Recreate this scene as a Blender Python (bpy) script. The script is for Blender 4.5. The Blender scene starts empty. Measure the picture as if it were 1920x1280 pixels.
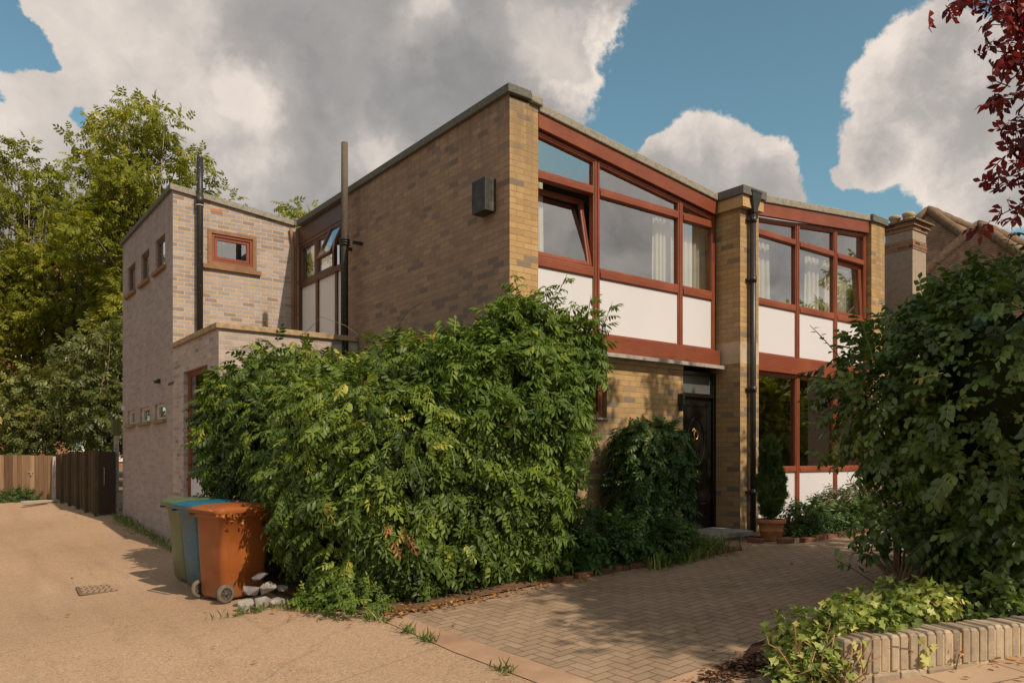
import bpy, math, random
import numpy as np
from mathutils import Vector, Matrix

random.seed(7)
RNG = np.random.default_rng(11)
scene = bpy.context.scene
COL = scene.collection
rad = math.radians

# ------------------------------------------------------------------ helpers
def ground_z(x, y):
    """height of the ground: rises gently to the right, and up the lane at the back"""
    z = 0.175 + 0.06 * max(-7.0, min(x, 9.0))
    if y > 6: z += 0.05 * min(y - 6, 14)
    return z

def thing(name, label, cat, loc=(0, 0, 0), rotz=0.0, group=None):
    o = bpy.data.objects.new(name, None)
    o.empty_display_size = 0.2
    COL.objects.link(o)
    o.location = loc; o.rotation_euler = (0, 0, rotz)
    o['label'] = label; o['category'] = cat
    if group: o['group'] = group
    return o

def tag(o, label, cat, group=None):
    o['label'] = label; o['category'] = cat
    if group: o['group'] = group
    return o

def world_of(o):
    m = Matrix.Identity(4)
    while o is not None:
        m = Matrix.Translation(o.location) @ o.rotation_euler.to_matrix().to_4x4() @ m
        o = o.parent
    return m

class MB:
    """collects geometry for ONE mesh; uv is metric, projected along the dominant axis"""
    def __init__(s): s.v = []; s.f = []; s.sm = []; s.mi = {}
    def add(s, vs, fs, smooth=False):
        n = len(s.v); s.v += [tuple(p) for p in vs]
        for f in fs: s.f.append(tuple(i + n for i in f)); s.sm.append(smooth)
        return s
    def quad(s, a, b, c, d): return s.add([a, b, c, d], [(0, 1, 2, 3)])
    def box(s, x0, x1, y0, y1, z0, z1, rot=None, piv=None):
        vs = [(x, y, z) for z in (z0, z1) for y in (y0, y1) for x in (x0, x1)]
        if rot is not None:
            p = Vector(piv); vs = [tuple(p + rot @ (Vector(q) - p)) for q in vs]
        return s.add(vs, [(0, 2, 3, 1), (4, 5, 7, 6), (0, 1, 5, 4), (2, 6, 7, 3), (0, 4, 6, 2), (1, 3, 7, 5)])
    def prism_xz(s, poly, y0, y1):
        n = len(poly); vs = [(x, y0, z) for x, z in poly] + [(x, y1, z) for x, z in poly]
        fs = [tuple(range(n)), tuple(range(2 * n - 1, n - 1, -1))]
        fs += [(i, i + n, (i + 1) % n + n, (i + 1) % n) for i in range(n)]
        return s.add(vs, fs)
    def prism_xy(s, poly, z0, z1):
        n = len(poly); vs = [(x, y, z0) for x, y in poly] + [(x, y, z1) for x, y in poly]
        fs = [tuple(range(n - 1, -1, -1)), tuple(range(n, 2 * n))]
        fs += [(i, (i + 1) % n, (i + 1) % n + n, i + n) for i in range(n)]
        return s.add(vs, fs)
    def tube(s, pts, r, n=10, caps=True, smooth=True):
        pts = [Vector(p) for p in pts]; m = len(pts)
        rs = r if isinstance(r, (list, tuple)) else [r] * m
        vs = []; prev = None
        for i, p in enumerate(pts):
            t = (pts[min(i + 1, m - 1)] - pts[max(i - 1, 0)]).normalized()
            if prev is None:
                a = Vector((0, 0, 1)) if abs(t.z) < .9 else Vector((1, 0, 0))
                u = t.cross(a).normalized()
            else:
                u = (prev - t * prev.dot(t)).normalized()
            prev = u; w = t.cross(u)
            for k in range(n):
                an = 2 * math.pi * k / n
                vs.append(p + (u * math.cos(an) + w * math.sin(an)) * rs[i])
        fs = [(i * n + k, i * n + (k + 1) % n, (i + 1) * n + (k + 1) % n, (i + 1) * n + k) for i in range(m - 1) for k in range(n)]
        base = len(s.v); s.add(vs, fs, smooth)
        if caps: s.f.append(tuple(base + k for k in range(n - 1, -1, -1))); s.sm.append(False); s.f.append(tuple(base + (m - 1) * n + k for k in range(n))); s.sm.append(False)
        return s
    def prism_yz_bar(s, x0, x1, y, z0, z1):
        """moulded horizontal rail: weathered lower lip and a recessed bead along the top"""
        h = z1 - z0; pr = [(.09, z0), (.012, z0), (-.003, z0 + min(.012, h * .2)), (-.003, z0 + h * .55), (.006, z0 + h * .62), (.008, z0 + h * .85), (.022, z1), (.09, z1)]
        n = len(pr); vs = [(x, y + d, z) for x in (x0, x1) for d, z in pr]
        return s.add(vs, [tuple(range(n)), tuple(range(2 * n - 1, n - 1, -1))] + [(i, i + n, (i + 1) % n + n, (i + 1) % n) for i in range(n)])
    def ring(s, u0, u1, zb, top, P, prof):
        """closed frame of one piece: mitred, stepped section prof = [(inset, depth)]; horizontal members take material 1"""
        if not callable(top): tz = top; top = lambda u: tz
        loops = []
        for i, d in prof:
            a, b = u0 + i, u1 - i
            loops.append([P(a, zb + i, d), P(b, zb + i, d), P(b, top(b) - i, d), P(a, top(a) - i, d)])
        n0 = len(s.v); s.v += [tuple(p) for l in loops for p in l]
        for k in range(len(loops) - 1):
            for c in range(4):
                q = n0 + 4 * k
                s.f.append((q + c, q + (c + 1) % 4, q + 4 + (c + 1) % 4, q + 4 + c)); s.sm.append(False)
                if c in (0, 2): s.mi[len(s.f) - 1] = 1
        return s
    def lathe(s, prof, n=28, c=(0, 0, 0), axis='z', smooth=True):
        vs = []
        for r, h in prof:
            for k in range(n):
                a = 2 * math.pi * k / n
                p = (r * math.cos(a), r * math.sin(a), h)
                if axis == 'y': p = (p[0], h, p[1])
                vs.append((p[0] + c[0], p[1] + c[1], p[2] + c[2]))
        m = len(prof)
        fs = [(i * n + k, i * n + (k + 1) % n, (i + 1) * n + (k + 1) % n, (i + 1) * n + k) for i in range(m - 1) for k in range(n)]
        return s.add(vs, fs, smooth)
    def loft(s, rings, closed=True, caps=True, smooth=True):
        n = len(rings[0]); m = len(rings); vs = [p for r in rings for p in r]
        fs = [(i * n + k, i * n + (k + 1) % n, (i + 1) * n + (k + 1) % n, (i + 1) * n + k) for i in range(m - 1) for k in range(n if closed else n - 1)]
        base = len(s.v); s.add(vs, fs, smooth)
        if caps:
            s.f.append(tuple(base + k for k in range(n - 1, -1, -1))); s.sm.append(False)
            s.f.append(tuple(base + (m - 1) * n + k for k in range(n))); s.sm.append(False)
        return s
    def build(s, name, mat, parent=None, label=None, kind=None, local=False, bevel=0.0, loc=None):
        """parent given and not local: coordinates are world ones and get moved into the parent's space"""
        me = bpy.data.meshes.new(name)
        vs = s.v
        if parent is not None and not local:
            inv = world_of(parent).inverted()
            if inv != Matrix.Identity(4): vs = [tuple(inv @ Vector(p)) for p in vs]
        if loc is not None: vs = [(p[0] - loc[0], p[1] - loc[1], p[2] - loc[2]) for p in vs]
        me.from_pydata(vs, [], s.f)
        me.polygons.foreach_set('use_smooth', s.sm)
        uv = me.uv_layers.new(name='UVMap')
        src = s.v
        dat = np.zeros(len(me.loops) * 2, dtype=np.float32)
        for p in me.polygons:
            n = p.normal; ax, ay, az = abs(n.x), abs(n.y), abs(n.z)
            for li in p.loop_indices:
                q = src[me.loops[li].vertex_index]
                if az >= ax and az >= ay: dat[2 * li], dat[2 * li + 1] = q[0], q[1]
                elif ax >= ay: dat[2 * li], dat[2 * li + 1] = q[1], q[2]
                else: dat[2 * li], dat[2 * li + 1] = q[0], q[2]
        uv.data.foreach_set('uv', dat)
        for mt in (mat if isinstance(mat, (list, tuple)) else [mat]): me.materials.append(mt)
        for fi, k in s.mi.items(): me.polygons[fi].material_index = k
        o = bpy.data.objects.new(name, me); COL.objects.link(o)
        if parent is not None: o.parent = parent
        if loc is not None: o.location = loc
        if label: o['label'] = label
        if kind: o['kind'] = kind
        if bevel > 0:
            b = o.modifiers.new('bevel', 'BEVEL'); b.width = bevel; b.segments = 2; b.limit_method = 'ANGLE'
        return o

# ------------------------------------------------------------------ node helpers
def new_mat(name):
    m = bpy.data.materials.new(name); m.use_nodes = True
    nt = m.node_tree; nt.nodes.clear()
    return m, nt

class NT:
    def __init__(s, nt): s.nt = nt
    def n(s, t, ins=None, **kw):
        nd = s.nt.nodes.new(t)
        for k, v in kw.items(): setattr(nd, k, v)
        for k, v in (ins or {}).items():
            sock = nd.inputs[k]
            if isinstance(v, bpy.types.NodeSocket): s.nt.links.new(v, sock)
            else:
                if isinstance(v, (tuple, list)) and sock.type == 'RGBA' and len(v) == 3: v = (*v, 1)
                sock.default_value = v
        return nd
    def m(s, op, a, b=0.0, c=0.0, clamp=False):
        nd = s.nt.nodes.new('ShaderNodeMath'); nd.operation = op; nd.use_clamp = clamp
        for i, v in enumerate((a, b, c)):
            if isinstance(v, bpy.types.NodeSocket): s.nt.links.new(v, nd.inputs[i])
            else: nd.inputs[i].default_value = v
        return nd.outputs[0]
    def ramp(s, fac, stops, interp='LINEAR'):
        nd = s.nt.nodes.new('ShaderNodeValToRGB'); cr = nd.color_ramp; cr.interpolation = interp
        while len(cr.elements) < len(stops): cr.elements.new(0.5)
        for e, (p, c) in zip(cr.elements, stops):
            e.position = p; e.color = (*c, 1) if len(c) == 3 else c
        s.nt.links.new(fac, nd.inputs[0]); return nd.outputs[0]
    def mix(s, fac, a, b, mode='MIX'):
        nd = s.nt.nodes.new('ShaderNodeMix'); nd.data_type = 'RGBA'; nd.blend_type = mode
        for k, v in ((0, fac), (6, a), (7, b)):
            if isinstance(v, bpy.types.NodeSocket): s.nt.links.new(v, nd.inputs[k])
            else: nd.inputs[k].default_value = (*v, 1) if isinstance(v, (tuple, list)) and len(v) == 3 else v
        return nd.outputs[2]
    def noise(s, vec, scale, detail=4.0, rough=0.55, dist=0.0, out=0):
        nd = s.n('ShaderNodeTexNoise', {'Scale': scale, 'Detail': detail, 'Roughness': rough, 'Distortion': dist})
        if vec is not None: s.nt.links.new(vec, nd.inputs['Vector'])
        return nd.outputs[out]
    def mapr(s, v, a, b, c=0.0, d=1.0, smooth=False):
        nd = s.nt.nodes.new('ShaderNodeMapRange')
        if smooth: nd.interpolation_type = 'SMOOTHSTEP'
        s.nt.links.new(v, nd.inputs[0])
        for i, x in enumerate((a, b, c, d)): nd.inputs[i + 1].default_value = x
        return nd.outputs[0]
    def out(s, shader):
        o = s.nt.nodes.new('ShaderNodeOutputMaterial'); s.nt.links.new(shader, o.inputs[0])
    def bump(s, h, strength=0.4, dist=0.01):
        nd = s.n('ShaderNodeBump', {'Strength': strength, 'Distance': dist, 'Height': h}); return nd.outputs[0]
    def bsdf(s, color, rough=0.7, spec=0.3, normal=None, **kw):
        ins = {'Base Color': color, 'Roughness': rough, 'Specular IOR Level': spec}
        if normal is not None: ins['Normal'] = normal
        ins.update(kw)
        return s.n('ShaderNodeBsdfPrincipled', ins).outputs[0]

def mat_plain(name, c1, c2=None, scale=6.0, rough=0.6, spec=0.3, bump=0.0, bscale=40.0, stretch=None, metal=0.0, dirt=0.0, dirtc=(0.05, 0.045, 0.035)):
    m, nt = new_mat(name); T = NT(nt)
    co = T.n('ShaderNodeNewGeometry').outputs['Position']
    v = co
    if stretch: v = T.n('ShaderNodeVectorMath', {0: co, 1: stretch}, operation='MULTIPLY').outputs[0]
    f = T.noise(v, scale, 5)
    c = T.mix(T.mapr(f, .3, .7), c1, c2 or c1)
    if dirt > 0: c = T.mix(T.mapr(T.noise(co, scale * .35, 8, .65), .5, .72, 0, dirt), c, dirtc)
    nrm = T.bump(T.noise(v, bscale, 4), bump, .01) if bump else None
    T.out(T.bsdf(c, rough, spec, nrm, Metallic=metal)); return m

def mat_brick(name, palette, mortar, dark=None, dark_lo=0.0, msize=0.011, rough=0.85, patch=0.5, flush=1.0, stain=.4, top=None):
    """UV in metres. palette: ramp stops for the per-brick random value"""
    m, nt = new_mat(name); T = NT(nt)
    uv = T.n('ShaderNodeUVMap').outputs[0]
    pos = T.n('ShaderNodeNewGeometry').outputs['Position']
    wob = T.noise(uv, 6.0, 2, out=1)
    uvw = T.n('ShaderNodeVectorMath', {0: T.n('ShaderNodeVectorMath', {0: wob, 1: (0.5, 0.5, 0.5)}, operation='SUBTRACT').outputs[0], 1: (0.006, 0.006, 0)}, operation='MULTIPLY').outputs[0]
    uv2 = T.n('ShaderNodeVectorMath', {0: uv, 1: uvw}, operation='ADD').outputs[0]
    b = T.n('ShaderNodeTexBrick', {'Vector': uv2, 'Color1': (0, 0, 0, 1), 'Color2': (1, 1, 1, 1), 'Mortar': (.5, .5, .5, 1), 'Scale': 1.0, 'Mortar Size': msize * .5, 'Mortar Smooth': .25, 'Bias': 0.0, 'Brick Width': .225, 'Row Height': .075})
    r = T.n('ShaderNodeSeparateColor', {0: b.outputs[0]}).outputs[0]
    big = T.noise(pos, .9, 4, .6)
    rr = T.m('ADD', r, T.m('MULTIPLY', T.m('SUBTRACT', big, .5), patch * 1.6), clamp=True)
    c = T.ramp(rr, palette)
    if dark:
        z = T.n('ShaderNodeSeparateXYZ', {0: pos}).outputs[2]
        g = T.mapr(T.m('ADD', z, T.m('MULTIPLY', T.m('SUBTRACT', T.noise(pos, .55, 3), .5), 5.0)), dark_lo - 1.6, dark_lo + 1.2, 1, 0, True)
        c = T.mix(T.m('MULTIPLY', g, .5), c, (.30, .245, .19))
        pick = T.mapr(T.m('ADD', r, T.m('MULTIPLY', g, .55)), .80, .98, 0, .88)
        c = T.mix(pick, c, dark)
    fine = T.noise(uv, 55.0, 5, .65)
    c = T.mix(.45, c, T.mix(T.mapr(fine, .3, .75), (.45, .45, .45), (1.15, 1.15, 1.15)), 'MULTIPLY')
    stn = T.noise(T.n('ShaderNodeVectorMath', {0: pos, 1: (1.6, 1.6, .35)}, operation='MULTIPLY').outputs[0], 1.2, 6, .6)
    c = T.mix(T.mapr(stn, .45, .8, 0, stain), c, (.16, .13, .10), 'MIX')
    if top:
        zz = T.n('ShaderNodeSeparateXYZ', {0: pos}).outputs[2]
        sv = T.noise(T.n('ShaderNodeVectorMath', {0: pos, 1: (5.5, 5.5, .35)}, operation='MULTIPLY').outputs[0], 1.4, 5, .6)
        c = T.mix(T.m('MULTIPLY', T.mapr(zz, top - 1.3, top, 0, 1), T.mapr(sv, .42, .66, 0, .6)), c, (.13, .105, .085))
    mc = T.mix(T.mapr(T.noise(uv, 9, 4), .35, .65), mortar, tuple(x * .72 for x in mortar))
    c = T.mix(b.outputs[1], c, mc)
    c = T.mix(1.0, c, (.86, .86, .86), 'MULTIPLY')
    h = T.m('SUBTRACT', T.m('MULTIPLY', fine, .35), T.m('MULTIPLY', b.outputs[1], flush))
    T.out(T.bsdf(c, rough, .2, T.bump(h, .55, .008))); return m

def mat_wood(name, c1, c2, axis=2, rough=.42, spec=.35, scale=9, contrast=1.0):
    """grain runs along the uv axis (0 horizontal, 1 vertical)"""
    m, nt = new_mat(name); T = NT(nt)
    uv = T.n('ShaderNodeUVMap').outputs[0]
    st = (1.2, 26, 1) if axis == 0 else (26, 1.2, 1)
    v = T.n('ShaderNodeVectorMath', {0: uv, 1: st}, operation='MULTIPLY').outputs[0]
    f = T.noise(v, 3.0, 6, .7, .4)
    g = T.noise(v, 14.0, 3, .6)
    c = T.mix(T.mapr(f, .35, .65), c1, c2)
    c = T.mix(T.mapr(g, .45, .75, 0, .45 * contrast), c, tuple(x * .45 for x in c1))
    pos = T.n('ShaderNodeNewGeometry').outputs['Position']
    c = T.mix(T.mapr(T.noise(pos, 1.4, 5), .5, .75, 0, .35), c, tuple(min(1, x * 1.5 + .02) for x in c2))
    T.out(T.bsdf(c, rough, spec, T.bump(g, .15, .004))); return m

def mat_leaf(name, stops, trans=.32, rough=.42, spec=.35, tcol=None):
    m, nt = new_mat(name); T = NT(nt)
    a = T.n('ShaderNodeAttribute', attribute_name='rnd')
    c = T.ramp(a.outputs['Fac'], stops)
    pos = T.n('ShaderNodeNewGeometry').outputs['Position']
    big = T.noise(pos, 1.3, 3)
    c = T.mix(.8, c, T.mix(T.mapr(big, .3, .7), (.7, .72, .7), (1.22, 1.18, 1.0)), 'MULTIPLY')
    p = T.bsdf(c, rough, spec)
    tc = T.mix(1.0, c, tcol or (1.25, 1.35, .55), 'MULTIPLY')
    t = T.n('ShaderNodeBsdfTranslucent', {'Color': tc}).outputs[0]
    T.out(T.n('ShaderNodeMixShader', {0: trans, 1: p, 2: t}).outputs[0]); return m

def mat_glass(name, tint=(.90, .92, .91), base=.36, refl=(.9, .93, .95), wob=0.0):
    m, nt = new_mat(name); T = NT(nt)
    ge = T.n('ShaderNodeNewGeometry'); pos = ge.outputs['Position']
    cs = T.m('ABSOLUTE', T.n('ShaderNodeVectorMath', {0: ge.outputs['Incoming'], 1: ge.outputs['Normal']}, operation='DOT_PRODUCT').outputs['Value'])
    f = T.m('ADD', T.m('MULTIPLY', T.m('POWER', T.m('SUBTRACT', 1.0, cs), 3.0), .85), base, clamp=True)
    nrm = T.bump(T.noise(pos, 1.1, 1), wob, .05) if wob else None
    ins = {'Color': refl, 'Roughness': .012}
    if nrm is not None: ins['Normal'] = nrm
    g = T.n('ShaderNodeBsdfGlossy', ins).outputs[0]
    t = T.n('ShaderNodeBsdfTransparent', {'Color': tint}).outputs[0]
    T.out(T.n('ShaderNodeMixShader', {0: f, 1: t, 2: g}).outputs[0]); return m

# ------------------------------------------------------------------ materials
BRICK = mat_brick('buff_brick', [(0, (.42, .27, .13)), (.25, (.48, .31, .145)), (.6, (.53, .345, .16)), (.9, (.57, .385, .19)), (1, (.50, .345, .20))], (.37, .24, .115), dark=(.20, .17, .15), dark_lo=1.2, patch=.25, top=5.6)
BRICK_SHADED = mat_brick('shaded_buff_brick', [(0, (.30, .20, .145)), (.25, (.35, .235, .165)), (.55, (.385, .26, .175)), (.85, (.43, .295, .20)), (1, (.36, .265, .20))], (.35, .205, .105), dark=(.185, .15, .14), dark_lo=3.2, patch=.45, top=5.97)  # same brick as the front, with the shade of this side in its colour
BRICK_REAR = mat_brick('mauve_brick', [(0, (.255, .235, .245)), (.2, (.345, .318, .33)), (.7, (.405, .375, .385)), (1, (.445, .405, .405))], (.74, .45, .18), patch=.2, msize=.013, flush=.4)
BRICK_REAR_SIDE = mat_brick('pinkish_mauve_brick', [(0, (.335, .285, .275)), (.4, (.38, .325, .315)), (.7, (.40, .345, .33)), (1, (.44, .375, .36))], (.52, .36, .26), patch=.08, msize=.011, flush=.5, stain=.22, top=6.25)  # pinker than the rear front brick, with duller mortar
BRICK_PORCH = mat_brick('pale_brick', [(0, (.29, .25, .24)), (.15, (.43, .365, .345)), (.6, (.50, .42, .39)), (1, (.57, .48, .44))], (.62, .46, .33), patch=.25, msize=.013)
BRICK_RED = mat_brick('red_brick', [(0, (.20, .07, .035)), (.5, (.34, .13, .06)), (1, (.42, .18, .09))], (.45, .34, .24))
STONE = mat_plain('coping_stone', (.20, .185, .155), (.31, .285, .24), 30, .95, .15, .5, 120, dirt=.5)
FELT = mat_plain('roof_felt', (.10, .10, .09), (.17, .165, .145), 60, .95, .15, .6, 160, dirt=.4)
LEAD = mat_plain('lead', (.23, .21, .19), (.36, .33, .30), 12, .6, .3, .2, 60, dirt=.4)
CONC_PALE = mat_plain('concrete_band', (.40, .31, .21), (.50, .40, .29), 8, .9, .15, .3, 80, dirt=.5, dirtc=(.10, .08, .06))
COPING_TAN = mat_plain('porch_coping_stone', (.27, .185, .11), (.42, .30, .19), 14, .95, .15, .5, 70, dirt=.6)
WOOD_H = mat_wood('mahogany_rail', (.145, .036, .016), (.225, .058, .024), 0)
WOOD_V = mat_wood('mahogany_stile', (.145, .036, .016), (.225, .058, .024), 1)
WOOD_DARK = mat_wood('dark_mahogany', (.075, .036, .023), (.105, .048, .030), 1)
TILE_BROWN = mat_plain('sill_tile', (.20, .105, .06), (.27, .15, .085), 10, .8, .2, .2, 60, dirt=.3)
PANEL = mat_plain('white_panel', (.535, .53, .565), (.565, .555, .59), .8, .5, .35, 0.03, 3, dirt=.10, dirtc=(.36, .33, .28))
PANEL_GREY = mat_plain('grey_white_panel', (.60, .60, .60), (.66, .66, .65), 1.2, .5, .3)
GLASS = mat_glass('window_glass', wob=.03)
GLASS_LOW = mat_glass('ground_floor_glass', tint=(.60, .62, .60), base=.26, wob=.02)
FROST = mat_plain('frosted_glass', (.07, .075, .075), (.11, .115, .11), 1.5, .25, .5)
BLACK_PAINT = mat_plain('black_gloss', (.0065, .0055, .005), (.010, .009, .008), 3, .16, .5)
BLACK_IRON = mat_plain('black_iron', (.016, .015, .015), (.03, .028, .027), 9, .4, .4, .1, 50, dirt=.35, dirtc=(.10, .085, .07))
BRASS = mat_plain('brass', (.60, .36, .12), (.68, .42, .16), 9, .25, .5, metal=1.0)
CURTAIN = None
def _curtain():
    m, nt = new_mat('curtain_cloth'); T = NT(nt)
    p = T.bsdf((.88, .86, .76), .9, .1); t = T.n('ShaderNodeBsdfTranslucent', {'Color': (.75, .72, .6, 1)}).outputs[0]
    T.out(T.n('ShaderNodeMixShader', {0: .3, 1: p, 2: t}).outputs[0]); return m
CURTAIN = _curtain()
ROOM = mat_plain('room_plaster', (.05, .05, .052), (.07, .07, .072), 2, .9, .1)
SOIL = mat_plain('soil', (.10, .06, .035), (.20, .12, .07), 22, .95, .1, .8, 60)
MULCH = mat_plain('mulch', (.02, .012, .010), (.07, .035, .025), 60, .95, .1, 1.0, 90)
BARK = mat_plain('bark', (.16, .12, .085), (.30, .24, .17), 20, .9, .15, .6, 50, (1, 1, .3))
BARK_DARK = mat_plain('dark_bark', (.05, .035, .025), (.10, .07, .05), 20, .9, .15, .6, 50, (1, 1, .3))
STEM = mat_plain('green_stem', (.10, .10, .035), (.18, .16, .06), 20, .7, .2)

def mat_lane():
    m, nt = new_mat('aggregate_concrete'); T = NT(nt)
    pos = T.n('ShaderNodeNewGeometry').outputs['Position']
    base = T.mix(T.mapr(T.noise(pos, .7, 7, .62), .32, .68), (.42, .295, .19), (.56, .41, .285))
    sp = T.noise(pos, 120, 3, .7)
    c = T.mix(T.mapr(sp, .38, .52, .65, 0), base, (.26, .165, .09))
    v = T.n('ShaderNodeTexVoronoi', {'Vector': pos, 'Scale': 85.0})
    w = T.n('ShaderNodeSeparateColor', {0: v.outputs['Color']}).outputs[0]
    c = T.mix(T.mapr(w, .84, .94, 0, .6), c, (.62, .50, .36))
    c = T.mix(T.mapr(w, .10, .04, 0, .55), c, (.12, .075, .045))
    # tyre worn streaks, patches and cracks
    st = T.n('ShaderNodeVectorMath', {0: pos, 1: (1.5, .18, 1)}, operation='MULTIPLY').outputs[0]
    c = T.mix(T.mapr(T.noise(st, 1.3, 5, .6), .50, .75, 0, .45), c, (.24, .155, .09))
    c = T.mix(T.mapr(T.noise(st, .9, 5, .6, .5), .56, .78, 0, .4), c, (.60, .46, .32))
    y = T.n('ShaderNodeSeparateXYZ', {0: pos}).outputs[1]
    jy = T.m('ADD', T.m('MULTIPLY', y, .31), T.m('ADD', T.m('MULTIPLY', T.n('ShaderNodeSeparateXYZ', {0: pos}).outputs[0], -.06), T.m('MULTIPLY', T.noise(pos, 1.6, 4), .03)))
    jl = T.m('ABSOLUTE', T.m('SUBTRACT', T.m('FRACT', jy), .5))
    c = T.mix(T.mapr(jl, 0, .0035, .7, 0), c, (.13, .085, .05))
    blot = T.noise(pos, .35, 6, .65)
    c = T.mix(T.mapr(blot, .42, .62, 0, .55), c, (.27, .18, .115))
    c = T.mix(T.mapr(T.noise(pos, 3.2, 7, .7), .60, .74, 0, .5), c, (.21, .14, .085))
    cw = T.n('ShaderNodeVectorMath', {0: pos, 1: T.n('ShaderNodeVectorMath', {0: T.noise(pos, 2.2, 6, .65, out=1), 1: (.5, .5, .0)}, operation='MULTIPLY').outputs[0]}, operation='ADD').outputs[0]
    ck = T.n('ShaderNodeTexVoronoi', {'Vector': cw, 'Scale': .42}, feature='DISTANCE_TO_EDGE').outputs[0]
    c = T.mix(T.mapr(ck, .0, .005, .32, 0), c, (.12, .08, .055))
    g2 = T.noise(pos, 48, 4, .75)
    c = T.mix(T.mapr(g2, .52, .68, 0, .45), c, (.62, .47, .34))
    c = T.mix(T.mapr(g2, .46, .32, 0, .55), c, (.20, .125, .08))
    c = T.mix(1.0, c, (.90, .855, .835), 'MULTIPLY')
    T.out(T.bsdf(c, .92, .15, T.bump(T.m('ADD', sp, T.m('MULTIPLY', w, .4)), .55, .006))); return m

def mat_herringbone():
    m, nt = new_mat('herringbone_block_paving'); T = NT(nt)
    pos = T.n('ShaderNodeNewGeometry').outputs['Position']
    wob = T.n('ShaderNodeVectorMath', {0: T.noise(pos, 5.0, 2, out=1), 1: (.008, .008, 0)}, operation='MULTIPLY').outputs[0]
    p2 = T.n('ShaderNodeVectorMath', {0: pos, 1: wob}, operation='ADD').outputs[0]
    sx = T.n('ShaderNodeSeparateXYZ', {0: p2})
    u = T.m('DIVIDE', T.m('ADD', sx.outputs[0], 40.0), .1); v = T.m('DIVIDE', T.m('ADD', sx.outputs[1], 40.0), .1)
    i = T.m('FLOOR', u); j = T.m('FLOOR', v)
    fu = T.m('FRACT', u); fv = T.m('FRACT', v)
    k = T.m('MODULO', T.m('ADD', T.m('SUBTRACT', i, j), 4000.0), 4.0)
    def is_(n): return T.m('COMPARE', k, float(n), .5)
    k0, k1, k2, k3 = (is_(n) for n in range(4))
    # distance to each edge, removed where the neighbour is the other half of the block
    dl = T.m('ADD', fu, T.m('MULTIPLY', k1, 9)); dr = T.m('ADD', T.m('SUBTRACT', 1, fu), T.m('MULTIPLY', k0, 9))
    db = T.m('ADD', fv, T.m('MULTIPLY', k2, 9)); dt = T.m('ADD', T.m('SUBTRACT', 1, fv), T.m('MULTIPLY', k3, 9))
    d = T.m('MINIMUM', T.m('MINIMUM', dl, dr), T.m('MINIMUM', db, dt))
    joint = T.mapr(d, .025, .085, 1, 0, True)
    idv = T.n('ShaderNodeCombineXYZ', {0: T.m('SUBTRACT', i, k1), 1: T.m('SUBTRACT', j, k2), 2: 0.0}).outputs[0]
    rnd = T.n('ShaderNodeTexWhiteNoise', {'Vector': idv}).outputs[0]
    c = T.ramp(rnd, [(0, (.30, .22, .155)), (.5, (.345, .255, .185)), (1, (.40, .30, .22))])
    c = T.mix(T.mapr(T.noise(pos, .8, 6, .6), .35, .7, 0, .55), c, (.45, .335, .235))
    c = T.mix(T.mapr(T.noise(pos, 2.2, 6, .65), .52, .75, 0, .45), c, (.15, .10, .07))
    sp = T.noise(pos, 160, 3, .7)
    c = T.mix(T.mapr(sp, .35, .5, .5, 0), c, (.14, .095, .07))
    c = T.mix(T.m('MULTIPLY', joint, T.mapr(T.noise(pos, 1.1, 4), .35, .65, .45, .85)), c, (.105, .075, .052))
    c = T.mix(1.0, c, (.84, .80, .74), 'MULTIPLY')
    h = T.m('SUBTRACT', T.m('ADD', T.m('MULTIPLY', sp, .25), T.m('MULTIPLY', rnd, .35)), joint)
    T.out(T.bsdf(c, .85, .2, T.bump(h, .7, .006))); return m

def mat_slabs():
    m, nt = new_mat('pavement_slabs'); T = NT(nt)
    uv = T.n('ShaderNodeNewGeometry').outputs['Position']
    rot = T.n('ShaderNodeVectorRotate', {0: uv, 'Angle': rad(19)}, rotation_type='Z_AXIS').outputs[0]
    b = T.n('ShaderNodeTexBrick', {'Vector': rot, 'Color1': (0, 0, 0, 1), 'Color2': (1, 1, 1, 1), 'Scale': 1.0, 'Mortar Size': .006, 'Mortar Smooth': .2, 'Brick Width': .6, 'Row Height': .4})
    r = T.n('ShaderNodeSeparateColor', {0: b.outputs[0]}).outputs[0]
    c = T.ramp(r, [(0, (.36, .25, .165)), (1, (.47, .335, .225))])
    c = T.mix(T.mapr(T.noise(uv, 2.5, 6), .4, .7, 0, .5), c, (.31, .21, .135))
    sp = T.noise(uv, 140, 3, .7)
    c = T.mix(T.mapr(sp, .35, .5, .35, 0), c, (.2, .13, .08))
    c = T.mix(b.outputs[1], c, (.13, .085, .05))
    T.out(T.bsdf(c, .9, .15, T.bump(T.m('SUBTRACT', T.m('MULTIPLY', sp, .3), b.outputs[1]), .5, .006))); return m

LANE = mat_lane(); PAVE = mat_herringbone(); SLABS = mat_slabs()
EARTH = mat_plain('earth', (.14, .10, .065), (.26, .19, .12), 3, .95, .1, .6, 40)
EDGE = mat_plain('faded_red_concrete', (.30, .175, .11), (.43, .285, .19), 1.8, .92, .15, .5, 90, dirt=.45, dirtc=(.20, .13, .085))

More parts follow.
